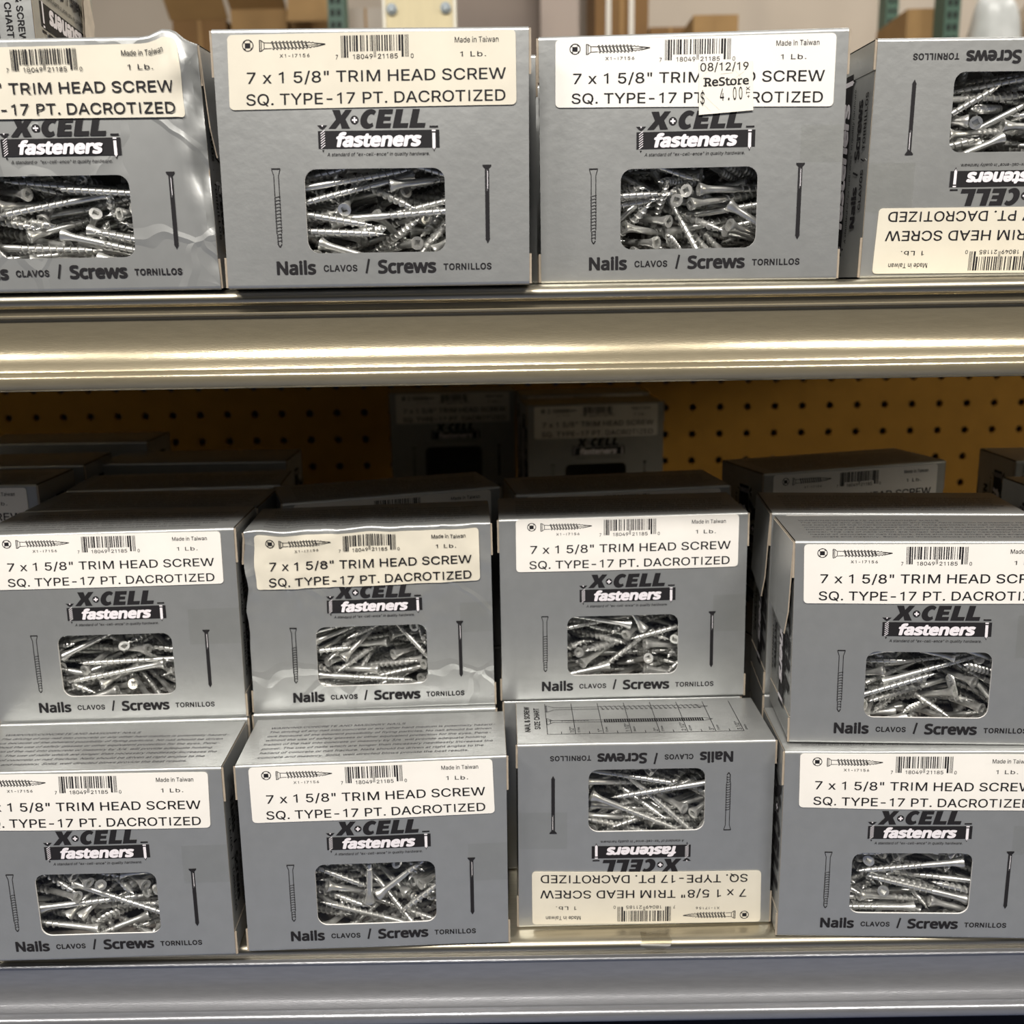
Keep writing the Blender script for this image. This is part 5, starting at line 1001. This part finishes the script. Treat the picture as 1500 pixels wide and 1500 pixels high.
B['T4'] = screw_box('upside-down grey screw carton at the right end of the upper shelf', (133.1, 400, UPZ), 0.06, 'flip', corners={(0, 1): (1.8, -1.4), (1, 1): (0.5, -0.5)},
                    paper=[(5, 85.7), (105.2, 84.9), (5, 61), (104.5, 60.6)], tape=(92, 44, 62), warn=False, film_amp=0.5, group='cartons on the upper shelf', seed=4)
FG = 'cartons at the front of the lower shelf'
B['B1'] = screw_box('grey screw carton at the left end of the bottom front row', (-229.5, 378.4, 0), 0.0234, corners={(1, 1): (0.1, -0.5), (1, 0): (-0.2, 0)},
                    paper=[(6, 85.9), (104.3, 84.8), (5.6, 61.3), (103.7, 60.2)], cream=False, tape=(91, 35, 52.2), group=FG, seed=5)
B['B2'] = screw_box('grey screw carton standing left of the upside-down one in the bottom front row', (-114.6, 382.6, 0), 0.0305, corners={(0, 1): (-0.2, -0.8), (1, 1): (0.5, 0.2), (0, 0): (-0.6, 0)},
                    paper=[(5.6, 85.7), (104, 85.5), (5.8, 60.9), (104.7, 61.5)], cream=False, tape=(93.4, 30.8, 47.9), group=FG, seed=6)
B['B3'] = screw_box('upside-down grey screw carton in the bottom front row, size chart on top', (-0.75, 396.3, 0), 0.007, 'flip', corners={(0, 1): (0.7, 0), (1, 1): (-0.5, 0)},
                    paper=[(4.2, 85.7), (103.8, 84.8), (4.6, 60.8), (103.9, 59.3)], chart=True, tape=(88.7, 31.3, 48.4), film_amp=0.5, group=FG, seed=7)
B['B4'] = screw_box('grey screw carton at the right end of the bottom front row', (109.8, 387.75, 0), -0.043, corners={(0, 1): (-0.1, -0.8)},
                    paper=[(6.4, 85.8), (104.5, 85.2), (6.8, 61.7), (104.5, 60.2)], cream=False, tape=(95, 40, 53.3), group=FG, seed=8)
B['U1'] = screw_box('grey screw carton standing on the bottom row, at the left edge of the picture', (-230.4, 425.1, BH), 0.028, corners={(1, 1): (0.4, 0.9), (1, 0): (-0.4, 0)},
                    paper=[(6.5, 86.0), (104, 85.3), (6.0, 62.2), (103.9, 62.2)], cream=False, tape=(87.5, 35, 51.1), group=FG, seed=9)
B['U2'] = screw_box('wrinkled grey screw carton with a creased cream label, on the bottom row', (-118.9, 432.2, BH), 0.0459, corners={(0, 1): (1.3, -1.7), (1, 1): (-0.9, -0.3), (1, 0): (-0.5, 0)},
                    paper=[(4.7, 84.4), (104.4, 84.4), (4.5, 59.4), (104.5, 60.1)], tape=(95, 36, 50), crush=crush_wrinkle, step=2.6, film_amp=0.45, group=FG, seed=10)
B['U3'] = screw_box('smooth grey screw carton standing on top of the upside-down carton', (-5.9, 441.1, BH), 0.0154, corners={(0, 1): (-0.9, -0.4), (1, 1): (0.4, 0.7), (0, 0): (-0.8, 0), (1, 0): (1.2, 0)},
                    paper=[(7.7, 86.3), (105.7, 86.0), (7.6, 62.2), (105.6, 62.2)], cream=False, tape=(95, 32, 49.2), group=FG, seed=11)
B['U4'] = screw_box('grey screw carton stacked at the right edge with a loose flap on its left end', (112.3, 393.7, BH), -0.0675, corners={(0, 1): (-0.8, 0), (0, 0): (0.5, 0)},
                    paper=[(3.7, 85.3), (104, 85.6), (4.2, 60.9), (104, 61.3)], cream=False, tape=(88, 38.5, 56.3), open_tab=-1, group=FG, seed=12)
# carton lying on the crushed one, its size chart towards the aisle
def torn(root, fn):
    g = Geo(); P = []
    for k in range(9):
        z = 6+k*6; P += [(BW+1.5+0.6*math.sin(k*1.3), 60+1.6*math.sin(k*2.1)+k*0.7, z), (BW+1.8, 74+2.5*math.sin(k*1.7+1)-0.03*(k-4)**2, z)]
    g.add(P, [(2*k, 2*k+1, 2*k+3, 2*k+2) for k in range(8)])
    g.add([(x+0.8, y, z) for x, y, z in P], [(2*k, 2*k+1, 2*k+3, 2*k+2) for k in range(8)])
    o = obj('torn_flap', g.mesh('torn_flap', [mat('torn_board', (0.60, 0.53, 0.45), 0.9, var=0.1, vscale=200)], 60), root); o['label'] = 'torn pale cardboard flap'
B['X'] = screw_box('grey carton lying above the crushed carton, its size chart facing the aisle', (-292.3, 419, UPZ+BH+1.2), 0.10, 'lie', window=True, warn=False, chart=True, tape=None, step=30, extra=torn, group='cartons on the upper shelf', seed=13)

# second row on the upper shelf
SUP2 = 'plain grey carton in the hidden second row of the upper shelf'
for x, y in ((-326, 431.5), (-213.5, 431.5), (-98.3, 425), (14.8, 442.2), (-44, 489), (90, 492), (205, 492)):
    screw_box(SUP2, (x, y, UPZ), 0.0, window=False, warn=False, text=False, ends=False, tape=None, step=30, bow=0, group='second row on the upper shelf')
# cartons further back
BG = 'cartons deeper in the lower shelf'
LQ = [(5.5, 85.5), (104.8, 85.3), (5.5, 61), (104.8, 61)]
SUP = 'plain grey carton at the bottom of a stack deep in the lower shelf'
def back(label, x, y, yaw, dz=0.0, warn=True, paper=True, window=False, support=True, cream=False, open_tab=None, cor=None):
    c = {(0, 1): (0, dz), (1, 1): (0, dz)}
    if support: screw_box(SUP, (x, y, 0), yaw, corners=c, window=False, warn=False, text=False, ends=False, tape=None, step=30, bow=0, group='cartons under the back stacks')
    c2 = dict(c); c2.update(cor or {})
    return screw_box(label, (x, y, BH+dz), yaw, corners=c2, paper=LQ if paper else None, cream=cream, window=window, warn=warn, tape=None, step=30, bow=0.4, ends=True, open_tab=open_tab, group=BG)
for x, y, a_ in ((-230.4, 424.5, 0.028), (-119.2, 431.4, 0.031), (-5.9, 441.9, 0.0154)):
    screw_box(SUP, (x, y, 0), a_, window=False, warn=False, text=False, ends=False, tape=None, step=30, bow=0, group='cartons under the back stacks')
back('dark carton in second row directly behind the left-edge carton', -231.0, 472.0, 0.0)
back('dark carton in third row behind the left-edge carton', -231.5, 519.5, 0.07)
back('dark carton with a pale bent top edge, fourth row behind the left-edge carton', -242.5, 592.0, 0.0, 0.8, warn=False, paper=False)
back('carton at the far left whose label corner shows Taiwan', -346.8, 500, 0.0, 3.7)
back('dark carton behind the far left carton with the cut-off label', -349, 560, 0.03, 3.0, warn=False, paper=False)
back('dark carton near the pegboard at the far left with a thin lit edge', -341, 642, 0.0, 3.4, warn=False, paper=False)
back('turned carton behind the wrinkled one, strip of its label showing', -111, 480.2, 0.318)
back('turned carton behind the smooth one on the upside-down carton, thin label strip showing', 1.2, 492.3, 0.144)
back('shadowed upright carton by the pegboard, its label and logo readable', 12, 797, 0.13, 3.7, window=True, warn=False)
back('shadowed carton pressed between the readable upright carton and the pegboard', 8, 862, 0.1, 4.2, warn=False)
back('darkest upright carton by the pegboard, left of the readable one', -106, 887, 0.10, 4.6, window=True, warn=False)
back('carton right behind the right-edge carton with a sliver of label showing', 114.9, 444.5, -0.09, open_tab=-1)
back('turned carton whose 1 Lb. label shows above the right-edge stack', 128, 513, 0.285, 2.2)
back('carton whose top corner shows at the right edge of the picture', 252, 468, 0.05, 0.5)
back('dark carton at the right edge in front of the pegboard', 278, 557, 0.0, 0.5, warn=False)

# a scrap of tape stuck over the lower shelf edge
p0 = Vector((58, 386, 0.3)); g = Geo()
g.add([p0+Vector(v) for v in ((-6, 0, 0), (7, 0, 0.1), (6, -1.6, -1.5), (3, -1.9, -3.2), (-4, -1.9, -3.0), (-7, -1.5, -1.2), (-6, 6, 0.1), (6, 5, 0.1))], [(0, 1, 2, 5), (5, 2, 3, 4), (6, 7, 1, 0)])
o = simple('tape_scrap', g, [GLUE], None, 60); tag(o, 'scrap of tape stuck over the lower shelf edge below the upside-down carton', 'tape')
# ------------------------------------------------------------------ the screws
def screw_geo():
    g = Geo(); n = 12; R0 = -22.0
    rings = [(0, 2.4), (0.55, 2.42), (1.2, 2.25), (2.2, 1.85), (3.4, 1.52), (5.2, 1.3), (14.6, 1.25), (15.6, 1.1)]
    rim = [(R0, 2.4*math.cos(2*math.pi*i/n), 2.4*math.sin(2*math.pi*i/n)) for i in range(n)]
    V = []
    for x, r in rings: V += [(R0+x, r*math.cos(2*math.pi*i/n), r*math.sin(2*math.pi*i/n)) for i in range(n)]
    pitch = 2.6; x = 15.6
    while x < 42.2:
        for dx, base_r, ridge in ((0.0, 1, 0), (1.05, 1, 0), (1.3, 0, 1), (1.55, 1, 0)):
            for i in range(n):
                xx = x+dx+pitch*(i/n-0.5)
                tp = max(0.0, min(1.0, (44.6-xx)/6.0)); ent = max(0.0, min(1.0, (xx-15.2)/1.2))
                rr = (1.08*tp**0.8) if not ridge else (1.08*tp**0.8+0.66*ent*(0.35+0.65*tp))
                V.append((R0+max(xx, 15.6+0.1*i/n) if xx < 15.6 else R0+xx, max(rr, 0.06)*math.cos(2*math.pi*i/n), max(rr, 0.06)*math.sin(2*math.pi*i/n)))
        x += pitch
    m = len(V)//n
    F = [(j*n+i, j*n+(i+1) % n, (j+1)*n+(i+1) % n, (j+1)*n+i) for j in range(m-1) for i in range(n-1)]
    # the seam closes one pitch further on
    for j in range(m-1):
        if j < 8: F.append((j*n+n-1, j*n, (j+1)*n, (j+1)*n+n-1))
    for j in range(8, m-5): F.append((j*n+n-1, (j+4)*n, (j+5)*n, (j+1)*n+n-1))
    V.append((R0+45.0, 0, 0)); F += [((m-1)*n+i, (m-1)*n+i+1, len(V)-1) for i in range(n-1)]
    # head face with a square recess
    sq = [(1.12*a, 1.12*b) for a, b in ((1, 1), (-1, 1), (-1, -1), (1, -1))]
    q0 = len(V); V += [(R0, a, b) for a, b in sq]+[(R0+1.9, a*0.9, b*0.9) for a, b in sq]
    per = n//4
    for k in range(4):
        base = k*per
        for s_ in range(per):
            i0 = (base+s_) % n; i1 = (base+s_+1) % n
            a0 = math.degrees(2*math.pi*(i0+0.5)/n); kk = int(((a0-45+45) % 360)//90)
            F.append((i0, i1, q0+kk))
        F.append((((k+1)*per) % n, q0+(k+1) % 4, q0+k))
    for k in range(4): F.append((q0+k, q0+(k+1) % 4, q0+4+(k+1) % 4, q0+4+k))
    F.append((q0+4, q0+5, q0+6, q0+7))
    g.add(V, F, 0)
    return g
SG = screw_geo(); SME = SG.mesh('trim_screw', [ZINC], 38)
SV = np.array(SG.V)
WHICH = {'T1': 'crushed carton', 'T2': 'upper carton beside the crushed one', 'T3': 'price-stickered carton', 'T4': 'upper upside-down carton',
         'U1': 'stacked carton at the left edge', 'U2': 'wrinkled carton', 'U3': 'carton on the upside-down one', 'U4': 'stacked carton at the right edge',
         'B1': 'leftmost bottom carton', 'B2': 'bottom carton under the wrinkled one', 'B3': 'lower upside-down carton', 'B4': 'rightmost bottom carton'}
bpy.context.view_layer.update()
rest_V, rest_F = [], []; faces = np.array([len(f) for f in SG.F])
for k, (n_own, blob) in SCREWS.items():
    arr = np.array(blob, float).reshape(-1, 7)
    Mb = B[k].matrix_world
    for i, a in enumerate(arr):
        loc = Vector([v/10*MM for v in a[:3]]); q = Quaternion([v/1000 for v in a[3:]]).normalized()
        Mw = Mb @ Matrix.LocRotScale(loc, q, None)
        if i < n_own:
            o = bpy.data.objects.new('trim_screw', SME); C.objects.link(o); o.matrix_world = Mw
            tag(o, 'silver trim head screw in the window of the '+WHICH[k], 'screw', 'screws in the '+WHICH[k])
        else:
            R = np.array(Mw.to_3x3()); T = np.array(Mw.translation)/MM
            n0 = len(rest_V); rest_V += (SV@R.T+T).tolist(); rest_F += [tuple(x+n0 for x in f) for f in SG.F]
# the same pile lies in the readable shadowed carton
me = bpy.data.meshes.new('trim_screw_pile'); me.from_pydata([[c*MM for c in v] for v in rest_V], [], rest_F); me.materials.append(ZINC)
me.polygons.foreach_set('use_smooth', [True]*len(me.polygons)); me.set_sharp_from_angle(angle=math.radians(38))
o = obj('trim_screw_pile', me); tag(o, 'remaining silver screws lying deeper behind the carton windows', 'screws', kind='stuff')
